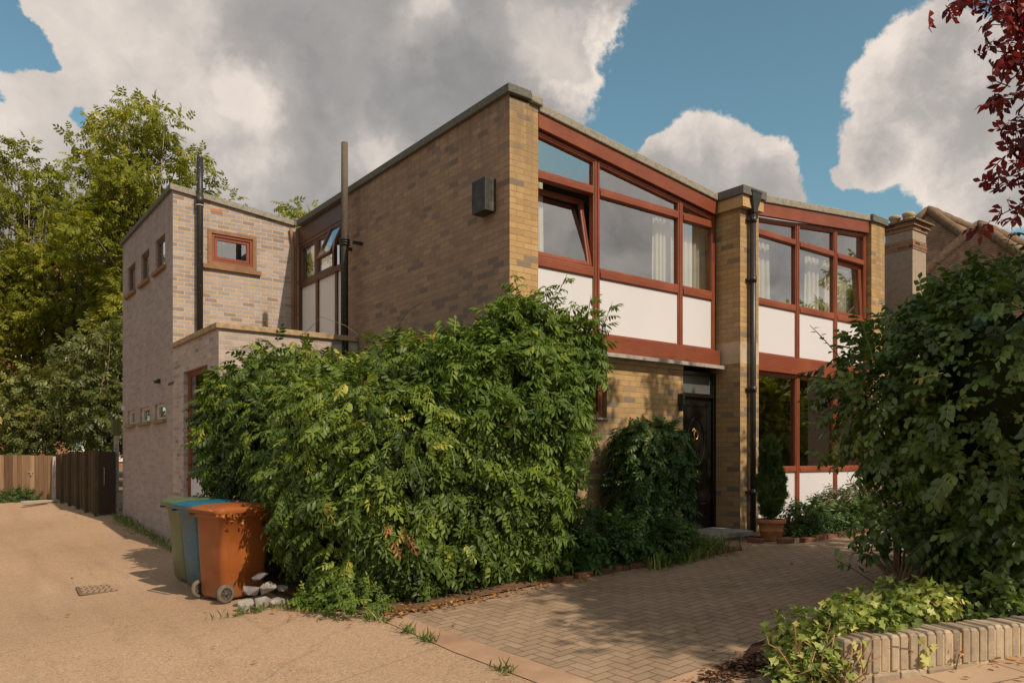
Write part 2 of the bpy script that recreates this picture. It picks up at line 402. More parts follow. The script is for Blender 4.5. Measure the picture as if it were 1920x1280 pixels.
# ------------------------------------------------------------------ ground sheets
def sheet(name, mat, poly, dz, step=.5, kind='structure'):
    """a polygon in plan laid on the ground; outline resampled, filled as a clipped grid"""
    import bmesh
    bm = bmesh.new()
    vs = [bm.verts.new((x, y, 0)) for x, y in poly]
    bm.faces.new(vs)
    xs = [p[0] for p in poly]; ys = [p[1] for p in poly]
    for ax, lo, hi in ((0, min(xs), max(xs)), (1, min(ys), max(ys))):
        t = math.floor(lo / step) * step
        while t < hi:
            co = (t, 0, 0) if ax == 0 else (0, t, 0); no = (1, 0, 0) if ax == 0 else (0, 1, 0)
            bmesh.ops.bisect_plane(bm, geom=bm.verts[:] + bm.edges[:] + bm.faces[:], plane_co=co, plane_no=no)
            t += step
    for v in bm.verts: v.co.z = ground_z(v.co.x, v.co.y) + dz
    bm.normal_update()
    for f in bm.faces:
        if f.normal.z < 0: f.normal_flip()
    uvl = bm.loops.layers.uv.new('UVMap')
    for f in bm.faces:
        for l in f.loops: l[uvl].uv = (l.vert.co.x, l.vert.co.y)
    me = bpy.data.meshes.new(name); bm.to_mesh(me); bm.free(); me.materials.append(mat)
    o = bpy.data.objects.new(name, me); COL.objects.link(o); o['kind'] = kind
    return o

sheet('ground', EARTH, [(-60, -60), (70, -60), (70, 80), (-60, 80)], -.03, 2.0)
def far_ground():
    mb = MB(); R = 900
    mb.add([(-R, -R, -.6), (R, -R, -.6), (R, R, -.6), (-R, R, -.6)], [(0, 1, 2, 3)])
    mb.build('terrain', EARTH, kind='structure')
far_ground()
sheet('lane', LANE, [(-9, -12), (-2.30, -12), (-2.30, -2.3), (-2.2, -.75), (-2.45, .1), (-2.5, 1), (-2.3, 4), (-2.1, 4), (-2.1, 12), (-2.6, 12), (-2.95, 15.9), (-9, 19.5)], .0, .5)
sheet('forecourt', PAVE, [(-2.10, -12), (1.5, -12), (1.5, -5.2), (.9, -4.6), (-.8, -4.02), (-.8, -3.9), (8, -3.9), (9.5, -3.0), (9.5, -1.0), (4.3, -1.05), (3.6, -.9), (3.4, -.5), (2.9, -.9), (.9, -.87), (-2.02, -.87)], .002, .5)
sheet('brick_edging_strip', EDGE, [(-2.30, -12), (-2.09, -12), (-2.0, -.87), (-2.2, -.75), (-2.30, -2.3)], .006, .5)
sheet('pavement', SLABS, [(-2.0, -12), (14, -12), (14, -9.8), (.62, -5.22), (-1.02, -4.72), (-1.6, -5.0), (-2.0, -5.4)], .008, .5)
sheet('planting_soil', SOIL, [(-2.2, -.76), (-2.0, -.86), (.9, -.85), (3.0, -.88), (3.2, -.4), (3.2, 0.1), (0, 0.1), (0, 4.1), (-2.2, 4.1), (-2.45, .2)], .012, .4)
sheet('mulch_bed', MULCH, [(-1.58, -4.12), (-.8, -4.07), (.9, -4.62), (8, -7), (8.2, -6.7), (2.8, -3.8), (-.6, -3.85), (-.95, -4.0)], .012, .3)
sheet('red_border', EDGE, [(-2.0, -3.93), (-.85, -3.96), (-.9, -4.08), (-1.6, -4.16), (-2.0, -4.18)], .010, .3)
sheet('bed_soil', SOIL, [(3.9, -1.0), (9.4, -1.0), (9.4, -.2), (3.9, -.2)], .02, .4)

# ------------------------------------------------------------------ the house
house = thing('house', 'two storey brick house with mahogany window bays, white panels and a low butterfly roof', 'house', (0, 0, 0))

def wall_grid(mb, axis, c, u0, u1, z0, ztop, holes, depth, inward):
    """flat wall in the plane axis=c, with rectangular holes whose reveals go `depth` along inward (+1/-1)"""
    us = sorted({u0, u1, *[h[0] for h in holes], *[h[1] for h in holes]})
    us = sorted({round(u, 4) for u in us})
    zs = sorted({z0, *[h[2] for h in holes], *[h[3] for h in holes]})
    P = (lambda u, z, k=0: (c + inward * k, u, z)) if axis == 'x' else (lambda u, z, k=0: (u, c + inward * k, z))
    for a, b in zip(us[:-1], us[1:]):
        for i, zl in enumerate(zs):
            top = i == len(zs) - 1
            za = ztop(a) if top else zs[i + 1]; zb = ztop(b) if top else zs[i + 1]
            mu, mz = (a + b) / 2, zl + 1e-3
            if not top and any(h[0] < mu < h[1] and h[2] < (zl + zs[i + 1]) / 2 < h[3] for h in holes): continue
            mb.add([P(a, zl), P(b, zl), P(b, zb), P(a, za)], [(0, 1, 2, 3)])
    for h in holes:
        a, b, zl, zh = h[:4]
        mb.quad(P(a, zl), P(a, zh), P(a, zh, depth), P(a, zl, depth)); mb.quad(P(b, zl), P(b, zl, depth), P(b, zh, depth), P(b, zh))
        mb.quad(P(a, zl), P(a, zl, depth), P(b, zl, depth), P(b, zl)); mb.quad(P(a, zh), P(b, zh), P(b, zh, depth), P(a, zh, depth))

# side wall and corner pier
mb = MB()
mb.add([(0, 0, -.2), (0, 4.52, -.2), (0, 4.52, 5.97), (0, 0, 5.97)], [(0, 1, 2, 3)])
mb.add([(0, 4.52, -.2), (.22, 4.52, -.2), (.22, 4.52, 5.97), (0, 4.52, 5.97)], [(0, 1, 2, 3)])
mb.build('side_wall', BRICK_SHADED, house, 'long buff brick side wall, coloured as in shade, with dark bricks low down')
mb = MB(); mb.box(0.003, .45, 0, .4, -.2, 5.93); mb.build('brick_pier', BRICK, house, 'yellow brick corner pier in full sun')
# wall under the left bay with window opening
GW = .06
mb = MB(); wall_grid(mb, 'y', GW, .45, 3.26, .0, lambda u: 2.86, [(.55, 1.70, 2.10, 2.86 - .004)], .12, 1)
mb.box(3.2, 3.262, GW + .002, .30, .3, 2.86)
mb.build('front_wall', BRICK, house, 'sunlit brick wall beside the front door')
mb = MB(); mb.box(.45, 3.27, GW - .004, GW + .1, 2.86, 2.93); mb.build('lintel', CONC_PALE, house)
mb = MB(); mb.box(.47, 4.02, -.10, .14, 2.93, 2.955); mb.box(.47, 4.02, -.103, -.098, 2.905, 2.957); mb.build('lead_flashing', LEAD, house)
# middle pier
PX0, PX1, PY = 4.072, 4.53, -.35
mb = MB(); mb.box(PX0, PX1, PY, .9, .2, 2.98); mb.box(PX0, PX1, PY, .9, 3.31, 5.30); mb.build('brick_pier', BRICK, house, 'tall projecting brick pier with the rain pipe')
mb = MB(); mb.box(PX0 - .003, PX1 + .003, PY - .003, .9, 2.98, 3.31)
mb.build('pier_band', CONC_PALE, house, 'plain tan stone band in the pier')
mb = MB(); mb.box(PX0 - .06, PX1 + .0, PY - .09, .9, 5.30, 5.47); mb.build('pier_cap', mat_plain('tan_cap', (.40, .27, .13), (.47, .33, .17), 5, .9, .15, .2, 40, dirt=.35), house)
mb = MB(); mb.box(PX0 - .10, PX1 + .03, PY - .13, .9, 5.47, 5.60); mb.build('coping', FELT, house, bevel=.01)
# end pier
EX0, EX1, EY = 8.05, 8.53, -.29
mb = MB(); mb.box(EX0, EX1, EY, .5, .3, 5.86); mb.box(EX0 + .1, EX1 - .005, .5, 6.8, .3, 5.80); mb.build('brick_pier', BRICK, house, 'brick pier closing the far end of the front')
mb = MB(); mb.box(EX0 - .03, EX1 + .05, EY - .05, .5, 5.86, 5.98); mb.box(EX0 - .032, EX0 + .10, EY - .055, .48, 5.855, 5.985); mb.build('coping', FELT, house, bevel=.01)

# roof: butterfly section, extruded back
def roof_z(x):
    return 5.90 - (x) * .1085 if x <= 4.3 else 5.433 + (x - 4.3) * .112
mb = MB()
mb.prism_xz([(.2, roof_z(.2) - .05), (4.3, roof_z(4.3) - .05), (8.3, roof_z(8.3) - .05), (8.3, roof_z(8.3) + .02), (4.3, roof_z(4.3) + .02), (.2, roof_z(.2) + .02)], .3, 6.7)
mb.build('roof', FELT, house)
# felt copings: side wall, corner return, left bay, right bay
mb = MB(); mb.box(-.055, .30, -.055, 6.62, 5.96, 6.065); mb.build('coping', FELT, house, 'dark felt coping along the side wall', bevel=.008)
mb = MB(); mb.prism_xz([(.302, 5.945), (.49, 5.925), (.49, 6.025), (.302, 6.05)], -.057, .3); mb.build('coping', STONE, house, bevel=.02)
mb = MB(); mb.prism_xz([(.46, 5.865), (PX0 - .10, 5.475), (PX0 - .10, 5.58), (.46, 5.975)], -.03, .28); mb.build('coping', STONE, house, 'sloping grey felt coping over the left bay', bevel=.012)
RB = -.2
mb = MB(); mb.prism_xz([(4.56, 5.53), (EX0 - .03, 5.87), (EX0 - .03, 5.975), (4.56, 5.645)], RB - .09, .2); mb.build('coping', STONE, house, 'sloping grey felt coping over the right bay', bevel=.012)

# fascias
mb = MB(); mb.prism_xz([(.46, 5.675), (3.99, 5.262), (3.99, 5.484), (.46, 5.862)], 0.0, .06); mb.build('fascia', WOOD_H, house, bevel=.004)
mb = MB(); mb.prism_xz([(4.56, 5.325), (EX0 - .02, 5.655), (EX0 - .02, 5.868), (4.56, 5.528)], RB - .06, RB); mb.build('fascia', WOOD_H, house, bevel=.004)
# storey beams
mb = MB(); mb.box(.46, 4.03, -.02, .08, 2.962, 3.195); mb.build('beam', WOOD_H, house, bevel=.005)
mb = MB(); mb.box(4.535, EX0 - .02, RB - .06, RB + .05, 2.925, 3.185); mb.build('beam', WOOD_H, house, bevel=.005)

FY = .05      # front of left bay frames
def frame_bars(mb, bars, y0, y1):
    for x0, x1, z0, z1 in bars: mb.box(x0, x1, y0, y1, z0, z1)

def slope_left(x): return 5.675 + (x - .46) * (5.262 - 5.675) / 3.53
def slope_right(x): return 5.325 + (x - 4.56) * (5.655 - 5.325) / 3.47

def frame_prof(w, back=.09): return [(0, back), (0, 0), (w * .60, 0), (w * .64, .010), (w * .95, .014), (w, .020), (w, back)]
WOODS = [WOOD_V, WOOD_H]
def make_bay(x0, x1, y, zbot, zpan0, zpan1, zsill, ztr0, ztr1, slope, label, sash=None):
    """one column of a bay: white panel below, casement, sloping top light"""
    w = .055; P = lambda u, z, d: (u, y + d, z)
    m = MB(); m.ring(x0, x1, zbot - .02, lambda u: slope(u) - .014, P, frame_prof(w))
    fr = m.build('window', WOODS, house, label)
    a, b = x0 + w, x1 - w
    for z0, z1 in ((zpan1, zsill), (ztr0, min(ztr1, min(slope(a), slope(b)) - .05))):
        h = MB(); h.prism_yz_bar(a, b, y, z0, z1); h.build('rail', WOOD_H, fr)
    p = MB(); p.box(a, b, y + .03, y + .05, zpan0 - .01, zpan1 + .002); p.build('white_panel', PANEL, fr)
    gy = y + .055
    g = MB(); g.add([(a, gy, ztr1), (b, gy, ztr1), (b, gy, max(slope(b) - .06, ztr1 + .002)), (a, gy, max(slope(a) - .06, ztr1 + .002))], [(0, 1, 2, 3)])
    g.build('top_light', GLASS, fr)
    if sash is None:
        g = MB(); g.quad((a, gy, zsill), (b, gy, zsill), (b, gy, ztr0), (a, gy, ztr0)); g.build('pane', GLASS, fr)
    else:
        R_ = Matrix.Rotation(-sash, 3, 'X'); pv = Vector(((a + b) / 2, y + .05, zsill))
        Q = lambda u, z, d: tuple(pv + R_ @ (Vector((u, y + .03 + d, z)) - pv))
        m = MB(); m.ring(a + .005, b - .005, zsill + .004, ztr0 - .01, Q, [(0, .055), (0, 0), (.035, 0), (.038, .008), (.06, .012), (.06, .055), (0, .055)])
        sa = m.build('sash', WOODS, fr, 'casement tilted open at the top')
        g = MB(); g.quad(Q(a + .06, zsill + .06, .03), Q(b - .06, zsill + .06, .03), Q(b - .06, ztr0 - .07, .03), Q(a + .06, ztr0 - .07, .03)); g.build('pane', GLASS, fr)
    return fr

LZ = dict(zbot=3.2, zpan0=3.238, zpan1=3.962, zsill=4.105, ztr0=5.062, ztr1=5.185)
make_bay(.40, 1.503, FY, slope=slope_left, label='window unit beside the corner pier with its casement tilted open', sash=rad(11), **LZ)
make_bay(1.517, 3.205, FY, slope=slope_left, label='widest window unit with sloping top light', **LZ)
make_bay(3.208, 3.985, FY, slope=slope_left, label='narrow window unit beside the middle pier', **LZ)
RZ = dict(zbot=3.19, zpan0=3.225, zpan1=3.965, zsill=4.085, ztr0=5.06, ztr1=5.165)
make_bay(4.535, 5.84, RB, slope=slope_right, label='first upper window unit right of the middle pier', **RZ)
make_bay(5.85, 7.01, RB, slope=slope_right, label='centre upper window unit of the right bay', **RZ)
make_bay(7.02, 8.03, RB, slope=slope_right, label='upper window unit at the far end with its casement ajar', sash=rad(2.5), **RZ)
mb = MB(); mb.box(3.985, PX0, FY + .05, FY + .11, 2.96, 5.3); mb.build('closing_board', WOOD_DARK, house)

def lower_unit(x0, x1, y, z0, zp0, zp1, zs, zt, zt1, label):
    w = .055; P = lambda u, z, d: (u, y + d, z); m = MB(); m.ring(x0, x1, z0, zt1, P, frame_prof(w))
    fr = m.build('window', WOODS, house, label)
    a, b = x0 + w, x1 - w
    h = MB(); h.prism_yz_bar(a, b, y, zp1, zs); h.build('rail', WOOD_H, fr)
    p = MB(); p.box(a, b, y + .03, y + .05, zp0 - .08, zp1 + .002); p.build('white_panel', PANEL, fr)
    g = MB(); g.quad((a, y + .06, zs), (b, y + .06, zs), (b, y + .06, zt1 - w), (a, y + .06, zt1 - w)); g.build('pane', GLASS_LOW, fr)
for x0, x1, lb in ((4.535, 5.84, 'tall ground floor window behind the potted conifer'), (5.85, 7.01, 'tall ground floor window in the middle of the right bay'), (7.02, 8.03, 'tall ground floor window half hidden by the big shrub')):
    lower_unit(x0, x1, RB, .42, .55, 1.325, 1.425, 2.85, 2.92, lb)
mb = MB(); mb.box(4.535, 8.05, RB + .01, RB + .2, .1, .42); mb.build('plinth', BRICK, house)

# small window left of the door (half hidden by the elder)
mb = MB(); mb.ring(.55, 1.66, 2.101, 2.855, lambda u, z, d: (u, GW + .05 + d, z), frame_prof(.06, .06))
fr = mb.build('window', WOODS, house, 'small ground floor window mostly hidden by the elder')
h = MB(); h.box(1.08, 1.13, GW + .052, GW + .11, 2.161, 2.795); h.build('mullion', WOOD_V, fr)
g = MB(); g.quad((.6, GW + .09, 2.1), (1.62, GW + .09, 2.1), (1.62, GW + .09, 2.86), (.6, GW + .09, 2.86)); g.build('pane', GLASS_LOW, fr)
s = MB(); s.box(.5, 1.72, GW - .03, GW + .1, 2.07, 2.099); s.build('sill', LEAD, fr)

# front door
DY = .13
mb = MB(); mb.ring(3.20, PX0 - .002, .44, 2.86, lambda u, z, d: (u, DY - .04 + d, z), [(0, .1), (0, 0), (.06, 0), (.06, .1)])
dframe = mb.build('door_frame', BLACK_PAINT, house, bevel=.004)
mb = MB(); mb.box(3.26, 4.01, DY - .05, DY + .05, 2.47, 2.53); mb.build('transom', BLACK_PAINT, dframe, bevel=.004)
g = MB(); g.quad((3.26, DY + .02, 2.53), (4.0, DY + .02, 2.53), (4.0, DY + .02, 2.83), (3.26, DY + .02, 2.83)); g.build('fanlight', FROST, dframe)
mb = MB(); mb.box(3.262, 3.998, DY, DY + .05, .505, 2.468)
def rails(mb, x0, x1, z0, z1, t=.02):
    y = DY
    for bx in ((x0, x1, z0, z0 + t), (x0, x1, z1 - t, z1)): mb.box(bx[0], bx[1], y - .014, y, bx[2], bx[3])
    for bx in ((x0, x0 + t), (x1 - t, x1)): mb.box(bx[0], bx[1], y - .013, y, z0 + t, z1 - t)
rails(mb, 3.34, 3.92, 1.23, 2.36); rails(mb, 3.34, 3.60, .60, 1.12); rails(mb, 3.66, 3.92, .60, 1.12)
ring = [(3.63 + .2 * math.cos(a), DY - .006, 1.80 + .36 * math.sin(a)) for a in np.linspace(0, 2 * math.pi, 41)]
mb.tube(ring, .012, 6, False)
door = mb.build('front_door', BLACK_PAINT, house, 'glossy black panelled front door', bevel=.004)
m = MB(); m.lathe([(.0, -.09), (.03, -.085), (.042, -.06), (.035, -.035), (.014, -.03), (.014, -.01), (.04, -.005), (.04, 0)], 20, (3.58, DY, 1.34), 'y'); m.build('door_knob', BRASS, door)
m = MB(); m.lathe([(0, -.03), (.03, -.02), (.045, 0)], 16, (3.60, DY, 1.97), 'y'); m.tube([(3.60 + .045 * math.sin(a), DY - .03, 1.90 + .065 * math.cos(a)) for a in np.linspace(0, 2 * math.pi, 17)], .011, 8, False); m.lathe([(0, -.025), (.018, -.02), (.024, 0)], 12, (3.60, DY, 1.82), 'y'); m.build('door_knocker', BRASS, door)
m = MB(); m.box(3.72, 3.86, DY - .02, DY - .013, .86, .875); m.build('letter_plate', mat_plain('chrome', (.5, .5, .5), None, 3, .2, .5, metal=1), door)
mb = MB(); mb.prism_xy([(3.02, -.62), (4.02, -.62), (4.06, -.36), (4.06, .12), (3.02, .12)], .42, .495); mb.build('doorstep', mat_plain('slate_step', (.22, .21, .20), (.36, .34, .31), 9, .75, .25, .2, 50, dirt=.4), house, bevel=.008)
mb = MB(); mb.prism_xy([(3.05, -.58), (3.99, -.58), (4.03, -.36), (4.05, .1), (3.05, .1)], .2, .42); mb.build('step_base', CONC_PALE, house)
# wall lamp by the door
m = MB(); m.box(3.14, 3.19, GW - .10, GW - .002, 2.33, 2.50); m.box(3.15, 3.18, GW - .075, GW - .01, 2.24, 2.33); m.build('wall_lamp', BLACK_IRON, house, bevel=.008)
# alarm box on the side wall
m = MB(); m.box(-.17, -.002, .27, .56, 4.60, 5.01); m.build('alarm_box', mat_plain('dull_black', (.018, .018, .017), (.05, .047, .042), 14, .6, .3, .15, 60, dirt=.5, dirtc=(.16, .15, .13)), house, 'black box high on the side wall near the corner', bevel=.008)

# rain pipe on middle pier
dp = MB(); px, py = 4.285, PY - .075
dp.tube([(px, py, .35), (px, py, 5.28)], .043, 14); o = dp.build('downpipe', BLACK_IRON, house, 'black rain pipe with hopper on the middle pier')
h = MB()
def sq(cx, cy, w, d, z): return [(cx - w, cy - d, z), (cx + w, cy - d, z), (cx + w, cy + d, z), (cx - w, cy + d, z)]
h.loft([sq(px, py, .05, .05, 5.24), sq(px, py, .055, .055, 5.31), sq(px, py, .105, .070, 5.46), sq(px, py, .11, .072, 5.53), sq(px, py, .125, .076, 5.535), sq(px, py, .125, .076, 5.565)], smooth=False)
h.build('hopper', BLACK_IRON, o, bevel=.006)
for z in (2.55, 4.2, 5.1, 1.0):
    c = MB(); c.tube([(px, py, z), (px, py, z + .09)], .052, 14); c.box(px - .09, px + .06, py + .02, PY + .001, z + .03, z + .06); c.build('pipe_collar', BLACK_IRON, o)

# window wall at the back of the side
def onside(bx, mb, x0=.02, x1=.09): mb.box(x0, x1, bx[0], bx[1], bx[2], bx[3])
mb = MB(); mb.box(.03, .12, 4.52, 6.74, 5.64, 5.955); mb.build('fascia', WOOD_DARK, house)
XP = lambda u, z, d: (.04 + d, u, z)
mb = MB(); mb.ring(4.52, 6.74, 3.45, 5.64, XP, [(0, .09), (0, 0), (.07, 0), (.07, .09)])
fr = mb.build('window', [WOOD_DARK, WOOD_DARK], house, 'row of small side windows over grey white panels')
mb = MB(); mb.box(.033, .115, 4.59, 6.67, 4.80, 4.90); mb.build('rail', WOOD_DARK, fr)
for y0, y1, z0, z1 in ((5.90, 5.99, 4.901, 5.57), (5.16, 5.21, 4.901, 5.57), (5.86, 5.96, 3.52, 4.799), (5.04, 5.12, 3.52, 4.799)):
    mb = MB(); mb.box(.045, .112, y0, y1, z0, z1); mb.build('mullion', WOOD_DARK, fr)
for y0, y1 in ((5.99, 6.67), (5.21, 5.90)):
    mb = MB(); mb.ring(y0 + .004, y1 - .004, 4.905, 5.566, lambda u, z, d: (.052 + d, u, z), [(0, .05), (0, 0), (.035, 0), (.045, .01), (.045, .05)]); mb.build('casement', [WOOD_DARK, WOOD_DARK], fr)
g = MB(); g.quad((.09, 6.02, 4.92), (.09, 6.64, 4.92), (.09, 6.64, 5.6), (.09, 6.02, 5.6)); g.build('pane', GLASS, fr)
g = MB(); g.quad((.09, 5.2, 4.92), (.09, 5.87, 4.92), (.09, 5.87, 5.6), (.09, 5.2, 5.6)); g.build('pane', GLASS, fr)
for a, b in ((5.96, 6.66), (5.12, 5.86), (4.58, 5.04)):
    p = MB(); p.box(.08, .10, a, b, 3.55, 4.80); p.build('panel', PANEL_GREY, fr)
R_ = Matrix.Rotation(rad(-24), 3, 'Y'); pv = (.03, 4.8, 5.62)
s = MB(); s.ring(4.60, 5.16, 4.91, 5.56, lambda u, z, d: tuple(Vector(pv) + R_.inverted() @ (Vector((d, u, z)) - Vector(pv))), [(0, .05), (0, 0), (.05, 0), (.05, .05), (0, .05)])
so = s.build('sash', [WOOD_DARK, WOOD_DARK], fr, 'top hung sash propped open')
q = [(.025, 4.63, 4.98), (.025, 5.13, 4.98), (.025, 5.13, 5.55), (.025, 4.63, 5.55)]
q = [tuple(Vector(pv) + R_.inverted() @ (Vector(t) - Vector(pv))) for t in q]
g = MB(); g.quad(*q); g.build('pane', GLASS, so)
mb = MB(); mb.box(.0, .2, 6.74, 6.8, 3.0, 5.95); mb.build('brick_return', BRICK_SHADED, house)

# flue pipe strapped to the side wall
FXp, FYp = -.22, 4.15
m = MB(); m.tube([(FXp, FYp, 3.0), (FXp, FYp, 5.1), (FXp, FYp, 5.75), (FXp, FYp, 6.68)], [.062, .060, .056, .054], 16)
def mat_flue():
    mm, nt = new_mat('mottled_flue'); T = NT(nt)
    pos = T.n('ShaderNodeNewGeometry').outputs['Position']
    z = T.n('ShaderNodeSeparateXYZ', {0: pos}).outputs[2]
    f = T.mapr(T.m('ADD', z, T.m('MULTIPLY', T.noise(pos, 6, 6, .7), 1.6)), 5.4, 7.0)
    c = T.mix(f, (.035, .03, .027), (.105, .082, .062))  # darker towards the bottom
    sp = T.noise(pos, 30, 5, .7)
    c = T.mix(T.mapr(sp, .55, .7, 0, .6), c, (.21, .17, .13))
    T.out(T.bsdf(c, .75, .25, T.bump(sp, .5, .01))); return mm
fl = m.build('flue_pipe', mat_flue(), house, 'tall mottled flue pipe rising past the roof')
m = MB()
for z in (5.02, 5.06, 5.10): m.tube([(FXp + .075 * math.cos(a), FYp + .075 * math.sin(a), z) for a in np.linspace(0, 2 * math.pi, 25)], .014, 6, False)
m.build('strap', BLACK_IRON, fl)
for y_ in (3.93, 4.33):
    m = MB(); m.box(-.17, .0, y_, y_ + .035, 5.0, 5.05); m.build('bracket', BLACK_IRON, fl)

# rear block
RX, RY, RY1 = -2.215, 6.8, 11.19
def rear_top(x): return 6.235 + (x - RX) * (6.0 - 6.235) / (0 - RX)
mb = MB()
wall_grid(mb, 'y', RY, RX, 0.0, -.2, rear_top, [(-1.63, -.76, 5.02, 5.66)], .10, 1)
mb.build('rear_front_wall', BRICK_REAR, house, 'grey mauve brick wall with orange pointing facing the sun')
mb = MB()
mb.quad((RX, RY1, -.2), (0, RY1, -.2), (0, RY1, 6.0), (RX, RY1, 6.23)); mb.build('rear_back_wall', BRICK_REAR, house)
mb = MB()
uw = [(7.36, 8.10, 5.02, 5.62), (8.62, 9.34, 5.02, 5.62), (9.88, 10.66, 5.02, 5.62)]
lw = [(7.33, 8.14, 2.26, 2.56), (8.60, 9.44, 2.26, 2.56), (9.95, 10.66, 2.26, 2.56)]
PYF = 4.13
wall_grid(mb, 'x', RX + .001, RY, RY1, -.3, lambda u: 6.23, uw + lw, .10, 1)
mb.build('rear_side_wall', BRICK_REAR_SIDE, house, 'shaded mauve brick wall along the lane with six small windows')
mb = MB(); mb.prism_xz([(RX - .05, 6.235), (.0, 6.0), (.0, 6.085), (RX - .05, 6.32)], RY - .05, RY1 + .05); mb.build('rear_roof', FELT, house, bevel=.008)
mb = MB(); mb.prism_xz([(RX - .055, 6.225), (-.057, 5.998), (-.057, 6.089), (RX - .055, 6.325)], RY - .057, RY - .02); mb.build('coping', STONE, house, 'pale stone edge of the rear roof')
for lst, glass, label in ((uw, GLASS, 'tall dark framed slot window high in the lane wall'), (lw, GLASS_LOW, 'small pale framed window low in the lane wall')):
    for a, b, z0, z1 in lst:
        up = lst is uw
        mt = mat_pale = WOOD_DARK if up else mat_plain('pale_frame', (.46, .40, .32), (.52, .46, .37), 6, .6, .3)
        w = .07 if up else .05; X = RX + .04
        m = MB(); m.ring(a, b, z0, z1, lambda u, z, d: (X + d, u, z), [(0, .06), (0, 0), (w * .6, 0), (w * .65, .012), (w, .016), (w, .06)])
        f_ = m.build('window', [mt, mt], house, label)
        g = MB(); g.quad((X + .03, a + w, z0 + w), (X + .03, b - w, z0 + w), (X + .03, b - w, z1 - w), (X + .03, a + w, z1 - w)); g.build('pane', glass, f_)
        s = MB(); s.box(RX - .06, RX + .10, a - .08, b + .08, z0 - .06, z0 + .003); s.build('sill', TILE_BROWN if up else mat_plain('mossy_sill', (.17, .14, .07), (.26, .2, .1), 12, .9, .15), f_)
# mahogany window on the sunny rear wall
a, b, z0, z1 = -1.63, -.76, 5.02, 5.66
m = MB(); Y = RY
m.ring(a, b, z0, z1, lambda u, z, d: (u, Y - .025 + d, z), [(0, .11), (0, 0), (.065, 0), (.065, .11)])
f_ = m.build('window', [TILE_BROWN, TILE_BROWN], house, 'mahogany framed window on the sunlit rear wall')
m = MB(); m.ring(a + .066, b - .066, z0 + .066, z1 - .066, lambda u, z, d: (u, Y - .004 + d, z), [(0, .08), (0, 0), (.05, 0), (.052, .025), (.060, .028), (.060, .018), (.105, .018), (.11, .05)])
m.build('casement', [WOOD_V, WOOD_H], f_)
g = MB(); g.quad((a + .17, Y + .04, z0 + .17), (b - .17, Y + .04, z0 + .17), (b - .17, Y + .04, z1 - .17), (a + .17, Y + .04, z1 - .17)); g.build('pane', GLASS, f_)
s = MB(); s.box(a - .09, b + .08, Y - .06, Y + .09, z0 - .075, z0 + .002); s.build('sill', TILE_BROWN, f_, bevel=.006)
# air brick, soil pipe
m = MB(); m.box(-1.58, -1.37, RY - .006, RY + .01, 5.98, 6.04); ab = m.build('air_brick', mat_plain('terracotta', (.52, .20, .08), (.58, .24, .10), 9, .85, .2), house)
m = MB()
for i in range(9):
    for j in range(3): m.box(-1.565 + i * .0215, -1.555 + i * .0215, RY - .008, RY - .004, 5.988 + j * .018, 5.998 + j * .018)
m.build('air_hole', BLACK_IRON, ab)
m = MB(); m.tube([(-1.79, RY - .10, 3.5), (-1.79, RY - .10, 6.20), (-1.79, RY - .10, 6.86)], .054, 16)
def mat_soil():
    mm, nt = new_mat('flaking_black_paint'); T = NT(nt)
    pos = T.n('ShaderNodeNewGeometry').outputs['Position']
    w = T.noise(T.n('ShaderNodeVectorMath', {0: pos, 1: (1, 1, .55)}, operation='MULTIPLY').outputs[0], 26, 3, .7)
    c = T.mix(T.mapr(w, .67, .70, 0, .85), (.018, .016, .017), (.62, .58, .52))
    T.out(T.bsdf(c, .45, .4)); return mm
sp_ = m.build('soil_pipe', mat_soil(), house, 'black soil pipe with flecks of white paint')
m = MB(); m.tube([(-1.79, RY - .10, 6.02), (-1.79, RY - .10, 6.20)], .066, 16); m.build('pipe_collar', BLACK_IRON, sp_)
m = MB(); m.tube([(-1.79, RY - .10, 6.005), (-1.79, RY - .10, 6.022)], .068, 16); m.build('ring', mat_plain('pale_putty', (.42, .38, .33), None, 4, .7), sp_)
# downpipe at junction with the main house
m = MB(); m.tube([(-.12, RY - .06, 5.93), (-.10, RY - .06, 5.75), (-.07, RY - .05, 5.60), (-.07, RY - .05, 3.5)], .03, 10); m.build('downpipe', TILE_BROWN, house, 'thin brown pipe in the corner between the two blocks')

# porch block
mb = MB(); mb.quad((RX, PYF, -.2), (0, PYF, -.2), (0, PYF, 3.46), (RX, PYF, 3.46)); mb.build('porch_front_wall', BRICK_PORCH, house, 'pale pinkish brick wall above the hedge')
mb = MB(); wall_grid(mb, 'x', RX, PYF, RY - .001, -.3, lambda u: 3.46, [(4.70, 6.09, .12, 2.99)], .16, 1); mb.build('porch_side_wall', BRICK_PORCH, house, 'pale brick wall with a tall lane window')
mb = MB(); mb.box(RX - .05, -.02, PYF - .05, RY - .062, 3.455, 3.54); mb.build('coping', COPING_TAN, house, 'weathered tan coping of the porch', bevel=.01)
m = MB(); X = RX + .07
m.ring(4.70, 6.09, .13, 2.98, lambda u, z, d: (X + d, u, z), frame_prof(.07, .08))
f_ = m.build('window', WOODS, house, 'tall mahogany window in the porch side')
m = MB(); m.box(X + .002, X + .072, 4.77, 6.02, 1.27, 1.33); m.build('rail', WOOD_H, f_)
g = MB(); g.quad((X + .03, 4.77, 1.33), (X + .03, 6.02, 1.33), (X + .03, 6.02, 2.92), (X + .03, 4.77, 2.92)); g.build('pane', GLASS_LOW, f_)
p = MB(); p.box(X + .03, X + .05, 4.77, 6.02, .13, 1.27); p.build('white_panel', PANEL, f_)
m = MB(); m.box(RX - .05, RX, 7.7, 7.78, 2.93, 3.01); m.tube([(RX - .1, 7.74, 2.95), (RX - .02, 7.74, 2.97)], .03, 10); m.build('vent', BLACK_IRON, house)
